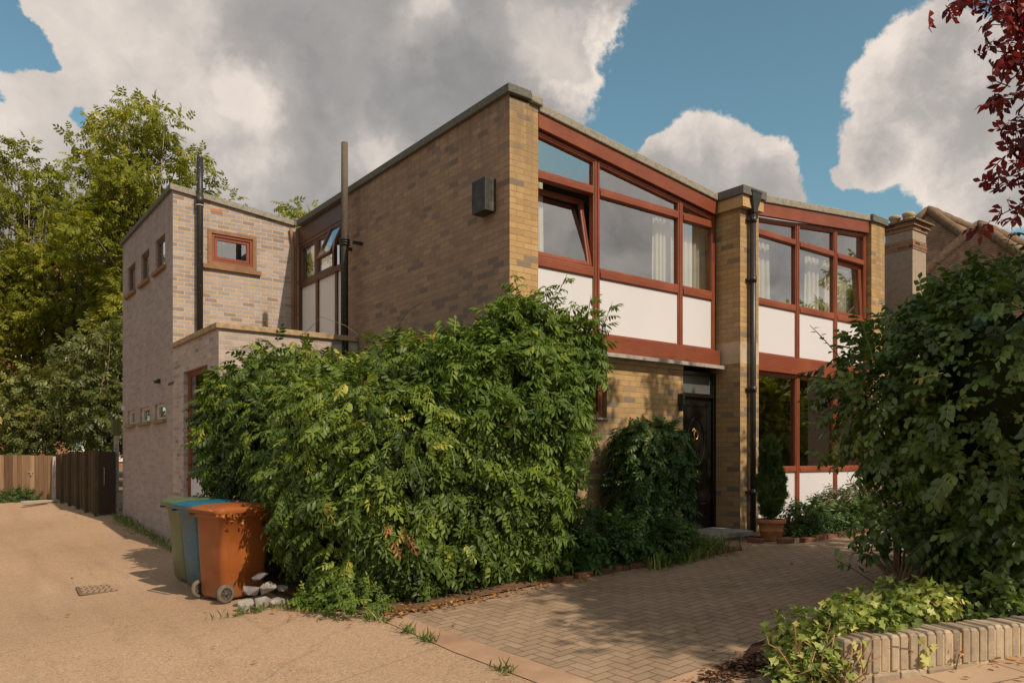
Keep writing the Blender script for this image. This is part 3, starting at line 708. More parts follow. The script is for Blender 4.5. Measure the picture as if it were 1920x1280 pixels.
m = MB(); m.box(RX - .05, RX, 10.95, 11.05, 2.60, 2.69); m.build('junction_box', PANEL, house)
m = MB(); m.box(RX - .015, RX, 6.75, 7.1, 2.85, 2.88); m.build('vent_slot', BLACK_IRON, house)

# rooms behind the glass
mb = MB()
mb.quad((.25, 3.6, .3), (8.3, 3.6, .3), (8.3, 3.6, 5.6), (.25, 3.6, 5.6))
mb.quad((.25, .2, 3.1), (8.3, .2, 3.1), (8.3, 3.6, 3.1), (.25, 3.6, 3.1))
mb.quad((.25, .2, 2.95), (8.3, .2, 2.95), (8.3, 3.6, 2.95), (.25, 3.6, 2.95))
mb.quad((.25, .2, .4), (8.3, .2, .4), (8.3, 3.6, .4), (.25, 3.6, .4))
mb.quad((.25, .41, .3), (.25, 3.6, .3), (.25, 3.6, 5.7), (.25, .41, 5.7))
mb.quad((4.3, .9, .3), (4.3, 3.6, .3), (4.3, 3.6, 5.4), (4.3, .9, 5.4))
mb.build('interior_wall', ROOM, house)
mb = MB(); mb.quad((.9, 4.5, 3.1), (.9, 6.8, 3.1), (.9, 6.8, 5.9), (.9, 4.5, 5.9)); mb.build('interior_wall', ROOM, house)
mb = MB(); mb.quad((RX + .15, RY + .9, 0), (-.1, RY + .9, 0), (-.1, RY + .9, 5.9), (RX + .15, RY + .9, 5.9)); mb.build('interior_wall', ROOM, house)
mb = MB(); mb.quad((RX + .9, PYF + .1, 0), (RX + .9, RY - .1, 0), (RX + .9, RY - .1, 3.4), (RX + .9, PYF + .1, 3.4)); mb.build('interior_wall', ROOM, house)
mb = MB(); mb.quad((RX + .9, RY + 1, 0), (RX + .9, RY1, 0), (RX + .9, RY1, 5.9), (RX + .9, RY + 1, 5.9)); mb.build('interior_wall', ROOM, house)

# curtains (each hangs in a room of its own)
def curtain(x0, x1, y, z0, z1, folds, amp, label, taper=0):
    n = max(20, int(folds * 14)); vs = []; nz = 8
    for j in range(nz + 1):
        t = j / nz; z = z1 + (z0 - z1) * t
        for i in range(n + 1):
            s_ = i / n; x = x0 + (x1 - x0 - taper * t) * s_
            ph = s_ * folds * 2 * math.pi + .5 * math.sin(s_ * 9 + 2 * t)
            vs.append((x, y + amp * (.6 + .4 * t) * math.sin(ph) + .012 * math.sin(3 * ph + t), z))
    W = n + 1; fs = [(j * W + i, j * W + i + 1, (j + 1) * W + i + 1, (j + 1) * W + i) for j in range(nz) for i in range(n)]
    mb = MB(); mb.add(vs, fs, True); o = mb.build('curtain', CURTAIN, loc=(x0, y, z0)); tag(o, label, 'curtain', 'curtains in the upper windows'); return o
curtain(.46, .80, .34, 3.98, 5.30, 3, .03, 'narrow strip of white curtain in the window beside the corner pier')
curtain(2.88, 3.36, .30, 3.98, 5.10, 6, .035, 'cream pleated curtain drawn to the right of the widest window')
curtain(3.40, 4.05, .30, 3.98, 5.20, 6, .03, 'greyish white curtain filling the narrow window left of the middle pier', -.0)
curtain(4.66, 5.45, .10, 3.98, 5.08, 6, .035, 'white curtain just right of the rain pipe')
curtain(6.55, 7.30, .10, 3.98, 5.08, 6, .035, 'broad pleated white curtain in the centre of the right bay')
curtain(7.35, 8.03, .10, 3.98, 5.00, 12, .012, 'pale blind like curtain behind the far ajar casement')

# ------------------------------------------------------------------ vegetation helpers
def rotmat(fwd, up):
    """rows of unit vectors -> (n,3,3) with columns x=fwd, y=side, z=normal"""
    f = fwd / np.linalg.norm(fwd, axis=1, keepdims=True)
    s = np.cross(up, f); s /= np.linalg.norm(s, axis=1, keepdims=True) + 1e-9
    u = np.cross(f, s)
    return np.stack([f, s, u], axis=2)

def leaf_mesh(name, mat, parent, tv, tf, pos, fwd, up, scale, rnd, label=None, kind=None, jitter=None):
    """one mesh out of many copies of the template (tv: verts, tf: triangles)"""
    tv = np.asarray(tv, float); tf = np.asarray(tf, int)
    n, k = len(pos), len(tv)
    M = rotmat(fwd, up)
    V = np.einsum('nij,kj->nki', M, tv) * np.asarray(scale)[:, None, None] + pos[:, None, :]
    if parent is not None:
        off = np.array(world_of(parent).translation); V = V - off
    V = V.reshape(-1, 3)
    Fc = (tf[None] + (np.arange(n) * k)[:, None, None]).reshape(-1, 3)
    me = bpy.data.meshes.new(name)
    me.vertices.add(len(V)); me.vertices.foreach_set('co', V.astype(np.float32).ravel())
    me.loops.add(Fc.size); me.loops.foreach_set('vertex_index', Fc.astype(np.int32).ravel())
    me.polygons.add(len(Fc)); me.polygons.foreach_set('loop_start', np.arange(0, Fc.size, 3, dtype=np.int32))
    at = me.attributes.new('rnd', 'FLOAT', 'POINT')
    r = np.repeat(np.asarray(rnd), k)
    if jitter is not None: r = r + np.tile(jitter, n)
    r = np.clip(r, 0, 1)
    at.data.foreach_set('value', r.astype(np.float32))
    me.update(calc_edges=True); me.validate()
    me.materials.append(mat)
    o = bpy.data.objects.new(name, me); COL.objects.link(o)
    if parent is not None: o.parent = parent
    if label: o['label'] = label
    if kind: o['kind'] = kind
    return o

def leaflet(L, W, fold=.18, droop=.12, wide=.42):
    """a single blade along +x, 6 verts folded along the mid rib"""
    v = [(0, 0, 0), (L * wide, W / 2, W * fold), (L * wide, -W / 2, W * fold), (L * wide, 0, -.0), (L, 0, -L * droop), (L * .78, W * .30, W * fold * .3 - L * droop * .5), (L * .78, -W * .30, W * fold * .3 - L * droop * .5)]
    f = [(0, 3, 1), (0, 2, 3), (1, 3, 5), (3, 4, 5), (3, 2, 6), (3, 6, 4)]
    return np.array(v), np.array(f)

def compound(pairs, L, llen, lw, ang=58, droop=.35, seed=0, hang=.25):
    """pinnate leaf: rachis along +x bending down, pairs of leaflets and one at the tip"""
    r = random.Random(seed); V = []; Fs = []; J = []
    def put(base, az, pitch, s):
        lv, lf = leaflet(llen * s, lw * s)
        R1 = Matrix.Rotation(az, 3, 'Z') @ Matrix.Rotation(pitch, 3, 'Y')
        n = len(V); j = r.uniform(-.12, .12)
        for p in lv: V.append(tuple(Vector(base) + R1 @ Vector(p))); J.append(j)
        for f in lf: Fs.append(tuple(i + n for i in f))
    for i in range(pairs):
        t = (i + .6) / (pairs + .3); x = L * t; z = -droop * L * t * t
        s = .75 + .45 * math.sin(math.pi * (.2 + .7 * t))
        for sd in (1, -1): put((x, 0, z), sd * rad(ang + r.uniform(-10, 10)), rad(18 + 45 * hang + r.uniform(-12, 14)), s)
    put((L, 0, -droop * L), r.uniform(-.2, .2), rad(30), 1.0)
    # rachis
    n = len(V); w = .004
    for i in range(4):
        t = i / 3; V.append((L * t, w, -droop * L * t * t)); V.append((L * t, -w, -droop * L * t * t)); J += [.2, .2]
    for i in range(3): Fs += [(n + 2 * i, n + 2 * i + 1, n + 2 * i + 2), (n + 2 * i + 1, n + 2 * i + 3, n + 2 * i + 2)]
    return np.array(V), np.array(Fs), np.array(J)

def lumps(P, amp, freq, seed):
    r = np.random.default_rng(seed); out = np.zeros(len(P))
    for k in range(7):
        w = r.normal(size=3) * freq * (1 + .5 * k); out += np.sin(P @ w + r.uniform(0, 6.28)) / (1 + .4 * k)
    return amp * out / 2.2

def blob_points(blobs, n, amp=.12, freq=2.2, seed=1, inner=.3, keep=None):
    """points and normals on a union of superellipsoids (c, r, p); the share of each follows its area"""
    r = np.random.default_rng(seed); P = []; N = []
    areas = np.array([(b[1][0] * b[1][1] + b[1][0] * b[1][2] + b[1][1] * b[1][2]) for b in blobs]); areas /= areas.sum()
    for (c, rd, p), a in zip(blobs, areas):
        m = int(n * a * 1.6)
        d = r.normal(size=(m, 3)); d /= np.linalg.norm(d, axis=1, keepdims=True)
        q = (np.abs(d) ** p).sum(1) ** (-1 / p); s = d * q[:, None]
        nn = np.sign(s) * np.abs(s) ** (p - 1) / np.array(rd); nn /= np.linalg.norm(nn, axis=1, keepdims=True)
        base = np.array(c) + s * np.array(rd)
        depth = np.minimum(r.exponential(inner, m), .6 * min(rd))
        pts = base + nn * (lumps(base, amp, freq, seed + 5) - depth)[:, None]
        P.append(pts); N.append(nn)
    P = np.concatenate(P); N = np.concatenate(N)
    ok = np.ones(len(P), bool)
    for (c, rd, p) in blobs:
        v = np.abs((P - np.array(c)) / (np.array(rd) - .28).clip(.05)) ** p
        ok &= v.sum(1) > 1.0
    if keep is not None: ok &= keep(P)
    P, N = P[ok], N[ok]
    idx = r.permutation(len(P))[:n]
    return P[idx], N[idx]

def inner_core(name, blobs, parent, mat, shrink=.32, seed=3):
    """solid dark core, painting the shade inside a dense shrub"""
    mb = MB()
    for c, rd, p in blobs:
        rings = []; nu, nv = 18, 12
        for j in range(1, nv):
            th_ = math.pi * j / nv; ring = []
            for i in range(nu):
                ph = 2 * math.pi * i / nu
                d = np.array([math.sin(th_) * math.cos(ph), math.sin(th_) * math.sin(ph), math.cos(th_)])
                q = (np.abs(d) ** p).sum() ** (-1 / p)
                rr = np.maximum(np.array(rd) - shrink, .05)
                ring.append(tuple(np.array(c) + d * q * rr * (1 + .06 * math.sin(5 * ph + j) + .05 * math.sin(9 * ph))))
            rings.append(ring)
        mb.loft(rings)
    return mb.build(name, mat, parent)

INNER = mat_plain('inner_shade', (.012, .018, .006), (.03, .035, .012), 14, .95, .05, .8, 30)  # near black, stands in for the shade deep in the shrubs

def foliage(parent, name, mat, tmpl, blobs, n, seed, out=.7, down=.7, rnd_=.55, smin=.8, smax=1.2, amp=.12, freq=2.2, inner=.16, keep=None, up_bias=.6, label=None, zmin=None, hi=0.0):
    r = np.random.default_rng(seed)
    P, N = blob_points(blobs, n, amp, freq, seed, inner, keep)
    if zmin is not None:
        ok = P[:, 2] > zmin; P, N = P[ok], N[ok]
    m = len(P)
    fwd = N * out + np.array([0, 0, -down]) + r.normal(size=(m, 3)) * rnd_
    up = N * .8 + np.array([0, 0, up_bias]) + r.normal(size=(m, 3)) * .35
    cl = lumps(P, .22, 3.0, seed + 2)
    rn = np.clip(.45 + cl + r.normal(size=m) * .17 + hi * N[:, 2], 0, .97)  # leaves facing up are painted lighter, as if catching the light
    J = tmpl[2] if len(tmpl) > 2 else None
    return leaf_mesh(name, mat, parent, tmpl[0], tmpl[1], P, fwd, up, r.uniform(smin, smax, m), rn, label, jitter=J)

# ---- leaf materials
LEAF_HEDGE = mat_leaf('hedge_leaf', [(0, (.030, .056, .011)), (.35, (.070, .116, .020)), (.7, (.160, .220, .034)), (.95, (.28, .32, .055)), (1, (.45, .36, .07))], .27, rough=.42, spec=.28)
LEAF_ELDER = mat_leaf('elder_leaf', [(0, (.042, .080, .016)), (.5, (.100, .165, .030)), (.9, (.175, .245, .048)), (1, (.30, .32, .07))], .30, rough=.48, spec=.22)
LEAF_DARK = mat_leaf('dark_leaf', [(0, (.020, .046, .012)), (.5, (.048, .098, .024)), (.9, (.095, .155, .038)), (1, (.18, .22, .05))], .26, rough=.42, spec=.3)
LEAF_SHRUB = mat_leaf('shrub_leaf', [(0, (.036, .066, .018)), (.5, (.105, .165, .038)), (.9, (.21, .28, .07)), (1, (.48, .35, .09))], .30, rough=.34, spec=.5)
LEAF_IVY = mat_leaf('ivy_leaf', [(0, (.07, .12, .025)), (.3, (.16, .23, .05)), (.6, (.32, .36, .10)), (.82, (.54, .52, .22)), (.94, (.60, .50, .16)), (1, (.60, .30, .07))], .28, rough=.40, spec=.32)
LEAF_TREE = mat_leaf('tree_leaf', [(0, (.085, .105, .018)), (.5, (.235, .255, .038)), (.85, (.38, .365, .055)), (1, (.52, .42, .075))], .42, rough=.6, spec=.12, tcol=(1.3, 1.25, .4))
LEAF_EVER = mat_leaf('evergreen_leaf', [(0, (.06, .08, .026)), (.5, (.14, .16, .05)), (.9, (.24, .25, .075)), (1, (.38, .28, .10))], .32)
LEAF_PURPLE = mat_leaf('purple_leaf', [(0, (.05, .010, .012)), (.5, (.14, .024, .026)), (1, (.27, .05, .04))], .4, tcol=(1.8, .5, .4))
LEAF_GREY = mat_leaf('grey_green_leaf', [(0, (.07, .085, .045)), (.5, (.13, .145, .08)), (1, (.21, .20, .10))], .25)
LEAF_DEAD = mat_leaf('dead_leaf', [(0, (.16, .07, .03)), (.5, (.34, .16, .06)), (1, (.50, .30, .12))], .2, tcol=(1, .8, .5))
GRASS = mat_leaf('grass_blade', [(0, (.06, .10, .025)), (.5, (.13, .19, .05)), (1, (.30, .30, .11))], .3)

PINNATE = compound(4, .20, .080, .036, seed=1)
PINNATE_NARROW = compound(3, .14, .092, .030, seed=2, ang=52, droop=.2)
PINNATE_SMALL = compound(3, .16, .062, .026, seed=3)
PINNATE_ROUND = compound(3, .125, .066, .034, seed=23, droop=.4)
SPRAY = compound(3, .34, .17, .085, seed=4, droop=.2, hang=.1)
OVAL = leaflet(.075, .046, .12, .10, .45)
TINY = leaflet(.035, .010, .1, .05)

# ------------------------------------------------------------------ big hedge (wisteria like climber heap)
hedge = thing('hedge', 'big overgrown leafy hedge bulging from the corner of the house down to the drive', 'hedge', (-1.2, 1.2, .1))
HB = [((-1.12, 1.55, 1.20), (1.42, 2.27, 1.32), 4.0), ((-1.3, 2.9, 1.85), (1.42, 1.08, 1.17), 3.2), ((-.38, -.05, 1.10), (.92, .66, 1.10), 3.2), ((-1.75, .55, .8), (.80, 1.1, .85), 3.0), ((-.6, 1.2, 2.3), (.8, 1.2, .75), 2.6)]
def outside_house(P): return ~((P[:, 0] > -.05) & (P[:, 1] > -.03)) & ~((P[:, 1] > 4.1)) & ~((P[:, 0] < -2.42) & (P[:, 1] > .95) & (P[:, 1] < 3.3) & (P[:, 2] < 1.15)) & ~((P[:, 0] < -2.05) & (P[:, 1] > .15) & (P[:, 2] < .48))
foliage(hedge, 'foliage', LEAF_HEDGE, PINNATE, HB, 10500, 21, out=.8, down=.75, amp=.15, freq=2.2, inner=.13, smin=.6, smax=1.15, keep=outside_house, zmin=.08, hi=.12)
inner_core('shade_core', HB, hedge, INNER, .36)
def tendrils(parent, lst, r=.004, mat=STEM):
    mb = MB()
    for pts in lst: mb.tube(pts, r, 5)
    return mb.build('tendril_foliage', mat, parent)
tendrils(hedge, [[(-1.0, 3.9, 3.0), (-1.05, 3.75, 3.45), (-.9, 3.5, 3.68), (-.6, 3.3, 3.55), (-.4, 3.1, 3.35)], [(-.35, 2.7, 3.0), (-.3, 2.3, 3.4), (-.25, 2.0, 3.62), (-.2, 1.7, 3.7)], [(-1.8, 4.05, 2.6), (-1.6, 4.05, 3.0), (-1.75, 4.05, 3.3)], [(-.9, 4.0, 2.9), (-.7, 4.0, 3.2), (-.8, 4.0, 3.35)]], .005)

elder = thing('elder_shrub', 'tall feathery elder shrub growing above the hedge at the house corner', 'shrub', (.35, -.45, .15))
EB = [((.02, -.42, 2.05), (.80, .42, .92), 2.4), ((-.35, -.45, 2.35), (.75, .5, .72), 2.2), ((.42, -.45, 2.75), (.52, .36, .55), 2.0), ((-.05, -.40, 2.95), (.48, .36, .48), 2.0), ((.02, -.42, 1.15), (.56, .38, .95), 2.6), ((-.75, -.2, 2.55), (.5, .5, .45), 2.0)]
foliage(elder, 'foliage', LEAF_ELDER, PINNATE_NARROW, EB, 5400, 33, out=.8, down=.25, amp=.18, freq=3.5, inner=.13, keep=outside_house, rnd_=.7, hi=.1)
inner_core('shade_core', EB, elder, INNER, .30)
# loose shoots rising out of the top
def shoots(parent, mat, tmpl, roots, seed, ln=(.3, .6), leaves=9, spread=.25, name='shoot'):
    r = np.random.default_rng(seed); mb = MB(); P = []; Fw = []; U = []
    for b in roots:
        b = np.array(b, float); L = r.uniform(*ln); lean = r.normal(size=3) * spread; lean[2] = 1
        if len(b) > 3: lean = b[3:6]; b = b[:3]
        lean = lean / np.linalg.norm(lean); pts = []
        for k in range(5):
            t = k / 4; q = b + lean * L * t + np.array([lean[0], lean[1], -.5 * t]) * L * .25 * t; pts.append(q)
        mb.tube([tuple(q) for q in pts], [.006, .005, .0045, .004, .002], 5)
        for k in range(leaves):
            t = .25 + .75 * k / leaves; q = pts[0] + (pts[-1] - pts[0]) * t
            a = k * 2.4 + r.uniform(0, .5); P.append(q); Fw.append((math.cos(a), math.sin(a), .25)); U.append((0, 0, 1))
    mb.build('shoot_stems', STEM, parent)  # only the stems of the shoots, without their leaves
    n = len(P); leaf_mesh('shoot_leaves', mat, parent, tmpl[0], tmpl[1], np.array(P), np.array(Fw) + r.normal(size=(n, 3)) * .2, np.array(U) + r.normal(size=(n, 3)) * .25, r.uniform(.7, 1.05, n), np.clip(r.normal(size=n) * .15 + .6, 0, .97), jitter=tmpl[2] if len(tmpl) > 2 else None)
shoots(elder, LEAF_ELDER, PINNATE_NARROW, [(-.15, -.5, 3.2), (.2, -.5, 3.2), (.45, -.55, 3.1), (.8, -.6, 2.85), (1.0, -.55, 2.6), (1.05, -.5, 2.35), (.6, -.7, 3.0), (-.5, -.6, 2.95), (-.85, -.4, 2.8), (-.65, -.5, 2.9), (.1, -.6, 3.3), (.9, -.6, 2.95)], 5)
# dead tufts and yellow sprays on the hedge
def loose(parent, name, mat, tmpl, pts, seed, s=(.7, 1.1), spread=.12, n=6, up=(0, 0, 1)):
    r = np.random.default_rng(seed); P = np.concatenate([np.array(p) + r.normal(size=(n, 3)) * spread for p in pts])
    m = len(P); return leaf_mesh(name, mat, parent, tmpl[0], tmpl[1], P, r.normal(size=(m, 3)) + np.array([0, -.6, -.4]), r.normal(size=(m, 3)) * .4 + np.array(up), r.uniform(*s, m), r.uniform(0, 1, m), jitter=tmpl[2] if len(tmpl) > 2 else None)
loose(hedge, 'yellow_leaves', LEAF_DEAD, PINNATE_SMALL, [(-1.95, -.78, .85), (-1.9, -.8, .72), (-.75, 1.0, 3.05), (-.6, .9, 3.08)], 8, n=3, spread=.06)

# ------------------------------------------------------------------ rounded shrub by the door, low plants, strap leaved tufts
sh = thing('rounded_shrub', 'dense dark green rounded shrub left of the black front door', 'shrub', (2.35, -.5, .3))
SB = [((1.97, -.46, 1.18), (.50, .38, .78), 5.5), ((2.0, -.48, .7), (.46, .36, .48), 3.2)]
foliage(sh, 'foliage', LEAF_DARK, PINNATE_ROUND, SB, 3300, 41, out=.8, down=.7, amp=.04, freq=4, inner=.06, keep=outside_house, smin=.75, smax=1.1, hi=.12)
inner_core('shade_core', SB, sh, INNER, .16)
def low_plant(name, label, cat, loc, blobs, mat, tmpl, n, seed, group=None, core=.14, **kw):
    t = thing(name, label, cat, loc, 0, group)
    foliage(t, 'foliage', mat, tmpl, blobs, n, seed, **kw)
    if core: inner_core('shade_core', blobs, t, INNER, core)
    return t
low_plant('ferny_plant', 'low spreading ferny plant at the hedge foot, left of the rounded shrub', 'plant', (.95, -.78, .22), [((.95, -.70, .46), (.60, .28, .36), 2.2)], LEAF_DARK, PINNATE, 420, 51, out=.9, down=.2, amp=.08, inner=.05, smin=.7, smax=1.1)
low_plant('ferny_plant', 'low ferny plant directly in front of the rounded shrub', 'plant', (1.75, -.95, .27), [((1.75, -.90, .46), (.50, .26, .32), 2.2)], LEAF_DARK, PINNATE, 300, 52, out=.9, down=.2, amp=.08, inner=.05, smin=.6, smax=.95)

def blade_tuft(name, label, loc, n, L, seed, spread=.18, mat=GRASS, group=None, w=.018, kind=None):
    r = np.random.default_rng(seed); V = []; Fs = []; A = []
    for i in range(n):
        a = r.uniform(0, 6.28); b0 = np.array([r.normal() * spread, r.normal() * spread * .6, 0]); d = np.array([math.cos(a), math.sin(a), 0]); l = L * r.uniform(.6, 1.15); k0 = len(V); rv = r.uniform(0, 1); bend = r.uniform(.35, 1.0)
        sd = np.array([-d[1], d[0], 0])
        for k in range(6):
            t = k / 5; q = b0 + d * l * bend * t ** 1.3 * .8 + np.array([0, 0, l * (t * 1.0 - bend * .75 * t * t)]); ww = w * (1 - t) ** .7 + .0006
            V.append(q + sd * ww / 2); V.append(q - sd * ww / 2); A += [rv, rv]
        for k in range(5): Fs += [(k0 + 2 * k, k0 + 2 * k + 1, k0 + 2 * k + 3), (k0 + 2 * k, k0 + 2 * k + 3, k0 + 2 * k + 2)]
    me = bpy.data.meshes.new(name); me.from_pydata([tuple(v) for v in V], [], Fs); at = me.attributes.new('rnd', 'FLOAT', 'POINT'); at.data.foreach_set('value', np.array(A, np.float32)); me.materials.append(mat)
    o = bpy.data.objects.new(name, me); COL.objects.link(o); o.location = loc
    if kind: o['kind'] = kind
    else: tag(o, label, 'plant', group)
    return o
blade_tuft('strap_leaved_plant', 'arching strap leaved clump nearest the doorstep', (2.45, -1.02, .31), 190, .46, 61, .2, group='strap leaved clumps along the bed')
blade_tuft('strap_leaved_plant', 'arching strap leaved clump at the left, below the rounded shrub', (1.35, -1.18, .25), 110, .38, 62, .13, group='strap leaved clumps along the bed')
blade_tuft('strap_leaved_plant', 'small arching strap leaved clump in the middle, under the rounded shrub edge', (1.9, -1.16, .28), 110, .38, 63, .14, group='strap leaved clumps along the bed')

# bricks edging the beds: every brick a thing
def edging(pts, label_fn, mat, group, L=.215, h=.06):
    k = 0
    for (x0, y0), (x1, y1) in zip(pts[:-1], pts[1:]):
        d = math.hypot(x1 - x0, y1 - y0); n = max(1, int(d / (L + .012))); a = math.atan2(y1 - y0, x1 - x0)
        for i in range(n):
            t = (i + .5) / n; x, y = x0 + (x1 - x0) * t, y0 + (y1 - y0) * t
            mb = MB(); mb.box(-L / 2, L / 2, -.05, .05, -.02, h)
            o = mb.build('edging_brick', mat, bevel=.008); o.location = (x, y, ground_z(x, y) + random.uniform(0, .008)); o.rotation_euler = (random.uniform(-.04, .04), random.uniform(-.03, .03), a + random.uniform(-.05, .05))
            tag(o, label_fn, 'brick', group); k += 1
RED = mat_plain('red_edging', (.13, .06, .038), (.21, .105, .065), 12, .9, .15, .4, 60, dirt=.4)
edging([(-.1, -.93), (.8, -.95), (2.9, -1.2)], 'worn red brick edging the hedge bed, half covered by leaves', RED, 'bricks edging the hedge bed')
edging([(3.50, -.80), (3.55, -1.20), (3.85, -1.50), (5.2, -1.70)], 'dark red brick edging the bed around the terracotta pot', RED, 'bricks around the potted conifer bed')

# terracotta pot with conifer
pot_loc = (3.80, -1.06, ground_z(3.8, -1.06))
pot = thing('terracotta_pot', 'banded terracotta pot holding a small conifer', 'pot', pot_loc)
TERRA = mat_plain('pot_terracotta', (.30, .12, .055), (.42, .19, .09), 7, .85, .2, .2, 60, dirt=.35, dirtc=(.16, .10, .07))
m = MB(); m.lathe([(0, 0), (.125, 0), (.135, .02), (.155, .13), (.163, .135), (.163, .15), (.157, .155), (.175, .24), (.195, .245), (.20, .26), (.20, .30), (.19, .305), (.17, .30), (.165, .26), (0, .255)], 32); m.build('vessel', TERRA, pot, local=True)
m = MB(); m.lathe([(0, .275), (.168, .268)], 24); m.build('soil', SOIL, pot, local=True)
con = thing('conifer', 'narrow dark conifer growing in the terracotta pot', 'conifer', (pot_loc[0], pot_loc[1], pot_loc[2] + .27))
cx_, cy_, cz_ = con.location
m = MB(); m.tube([(cx_, cy_, cz_), (cx_ + .01, cy_, cz_ + .5), (cx_, cy_, cz_ + 1.0)], [.016, .012, .004], 7); m.build('trunk', BARK_DARK, con)
CB = [((cx_, cy_, cz_ + .45), (.17, .16, .42), 2.2), ((cx_ - .01, cy_, cz_ + .82), (.115, .11, .33), 2.0)]
CONSPRAY = compound(4, .07, .034, .009, seed=9, ang=45, droop=-.1, hang=-.2)
foliage(con, 'foliage', LEAF_DARK, CONSPRAY, CB, 2600, 71, out=.6, down=-1.0, amp=.02, freq=9, inner=.04, rnd_=.35, smin=.8, smax=1.2)
inner_core('shade_core', CB, con, INNER, .05)

# bed plants in front of the right bay
low_plant('leafy_plant', 'low dark leafy plant beside the terracotta pot', 'plant', (4.75, -1.2, .47), [((4.75, -1.15, .62), (.45, .35, .25), 2.2)], LEAF_DARK, PINNATE_SMALL, 420, 81, out=.7, down=.2, amp=.06, inner=.05)
low_plant('leafy_plant', 'low bushy plant in the bed under the middle ground floor window', 'plant', (5.75, -1.15, .52), [((5.75, -1.1, .74), (.55, .35, .32), 2.2)], LEAF_GREY, PINNATE_SMALL, 420, 82, out=.7, down=.1, amp=.08, inner=.05)
low_plant('leafy_plant', 'low dark plant in the bed nearest the big right hand shrub', 'plant', (5.55, -1.5, .52), [((5.55, -1.5, .66), (.6, .25, .24), 2.2)], LEAF_DARK, PINNATE_SMALL, 380, 83, out=.7, down=.2, amp=.06, inner=.05)
def wispy(name, label, loc, n, h, seed):
    t = thing(name, label, 'shrub', loc); r = np.random.default_rng(seed); mb = MB(); P = []; Fw = []
    for i in range(n):
        a = r.uniform(0, 6.28); lean = r.uniform(.05, .45); l = h * r.uniform(.6, 1.0); pts = []
        for k in range(5):
            s_ = k / 4; pts.append(np.array(loc) + np.array([math.cos(a) * lean * l * s_, math.sin(a) * lean * l * s_, l * s_]))
        mb.tube([tuple(p) for p in pts], [.004, .0035, .003, .0025, .0015], 4)
        for k in range(26):
            s_ = r.uniform(.25, 1); P.append(np.array(loc) + np.array([math.cos(a) * lean * l * s_, math.sin(a) * lean * l * s_, l * s_])); Fw.append(r.normal(size=3) * .7 + np.array([0, 0, .8]))
    mb.build('stems', STEM, t); P = np.array(P); m_ = len(P)
    leaf_mesh('foliage', LEAF_GREY, t, TINY[0], TINY[1], P, np.array(Fw), r.normal(size=(m_, 3)), r.uniform(.8, 1.4, m_), r.uniform(.1, .9, m_)); return t
wispy('rosemary_bush', 'wispy grey green bush in front of the white panels, taller one', (6.35, -1.1, .56), 60, .85, 91)
wispy('rosemary_bush', 'small wispy grey green bush left of the taller wispy one', (5.35, -.9, .50), 36, .55, 92)

# ------------------------------------------------------------------ wheelie bins
def rrect(cx, cy, hx, hy, r, z, n=5):
    pts = []
    for sx, sy, a0 in ((1, 1, 0), (-1, 1, 90), (-1, -1, 180), (1, -1, 270)):
        for k in range(n + 1):
            a = rad(a0 + 90 * k / n); pts.append((cx + sx * (hx - r) + r * math.cos(a), cy + sy * (hy - r) + r * math.sin(a), z))
    return pts
def bin_mat(name, c, fade):
    m, nt = new_mat(name); T = NT(nt)
    pos = T.n('ShaderNodeNewGeometry').outputs['Position']
    z = T.n('ShaderNodeSeparateXYZ', {0: pos}).outputs[2]
    col = T.mix(T.mapr(T.noise(pos, 3.5, 6, .6), .35, .75), c, fade)
    st = T.noise(T.n('ShaderNodeVectorMath', {0: pos, 1: (14, 14, 1.2)}, operation='MULTIPLY').outputs[0], 1.6, 5, .6)
    col = T.mix(T.mapr(st, .52, .8, 0, .35), col, fade)
    dirt = T.m('ADD', z, T.m('MULTIPLY', T.noise(pos, 9, 5), .35))
    col = T.mix(T.mapr(dirt, .42, .10, 0, .55), col, (.24, .15, .09))
    sp = T.noise(pos, 46, 2, .5)
    col = T.mix(T.mapr(sp, .71, .74, 0, .55), col, (.55, .42, .3))
    T.out(T.bsdf(col, .42, .4, T.bump(T.noise(pos, 260, 2), .06, .003))); return m
RUB = mat_plain('tyre_rubber', (.10, .082, .065), (.16, .13, .10), 20, .85, .2, .2, 60)
RIMM = mat_plain('wheel_rim', (.05, .042, .036), (.09, .075, .06), 20, .6, .3)
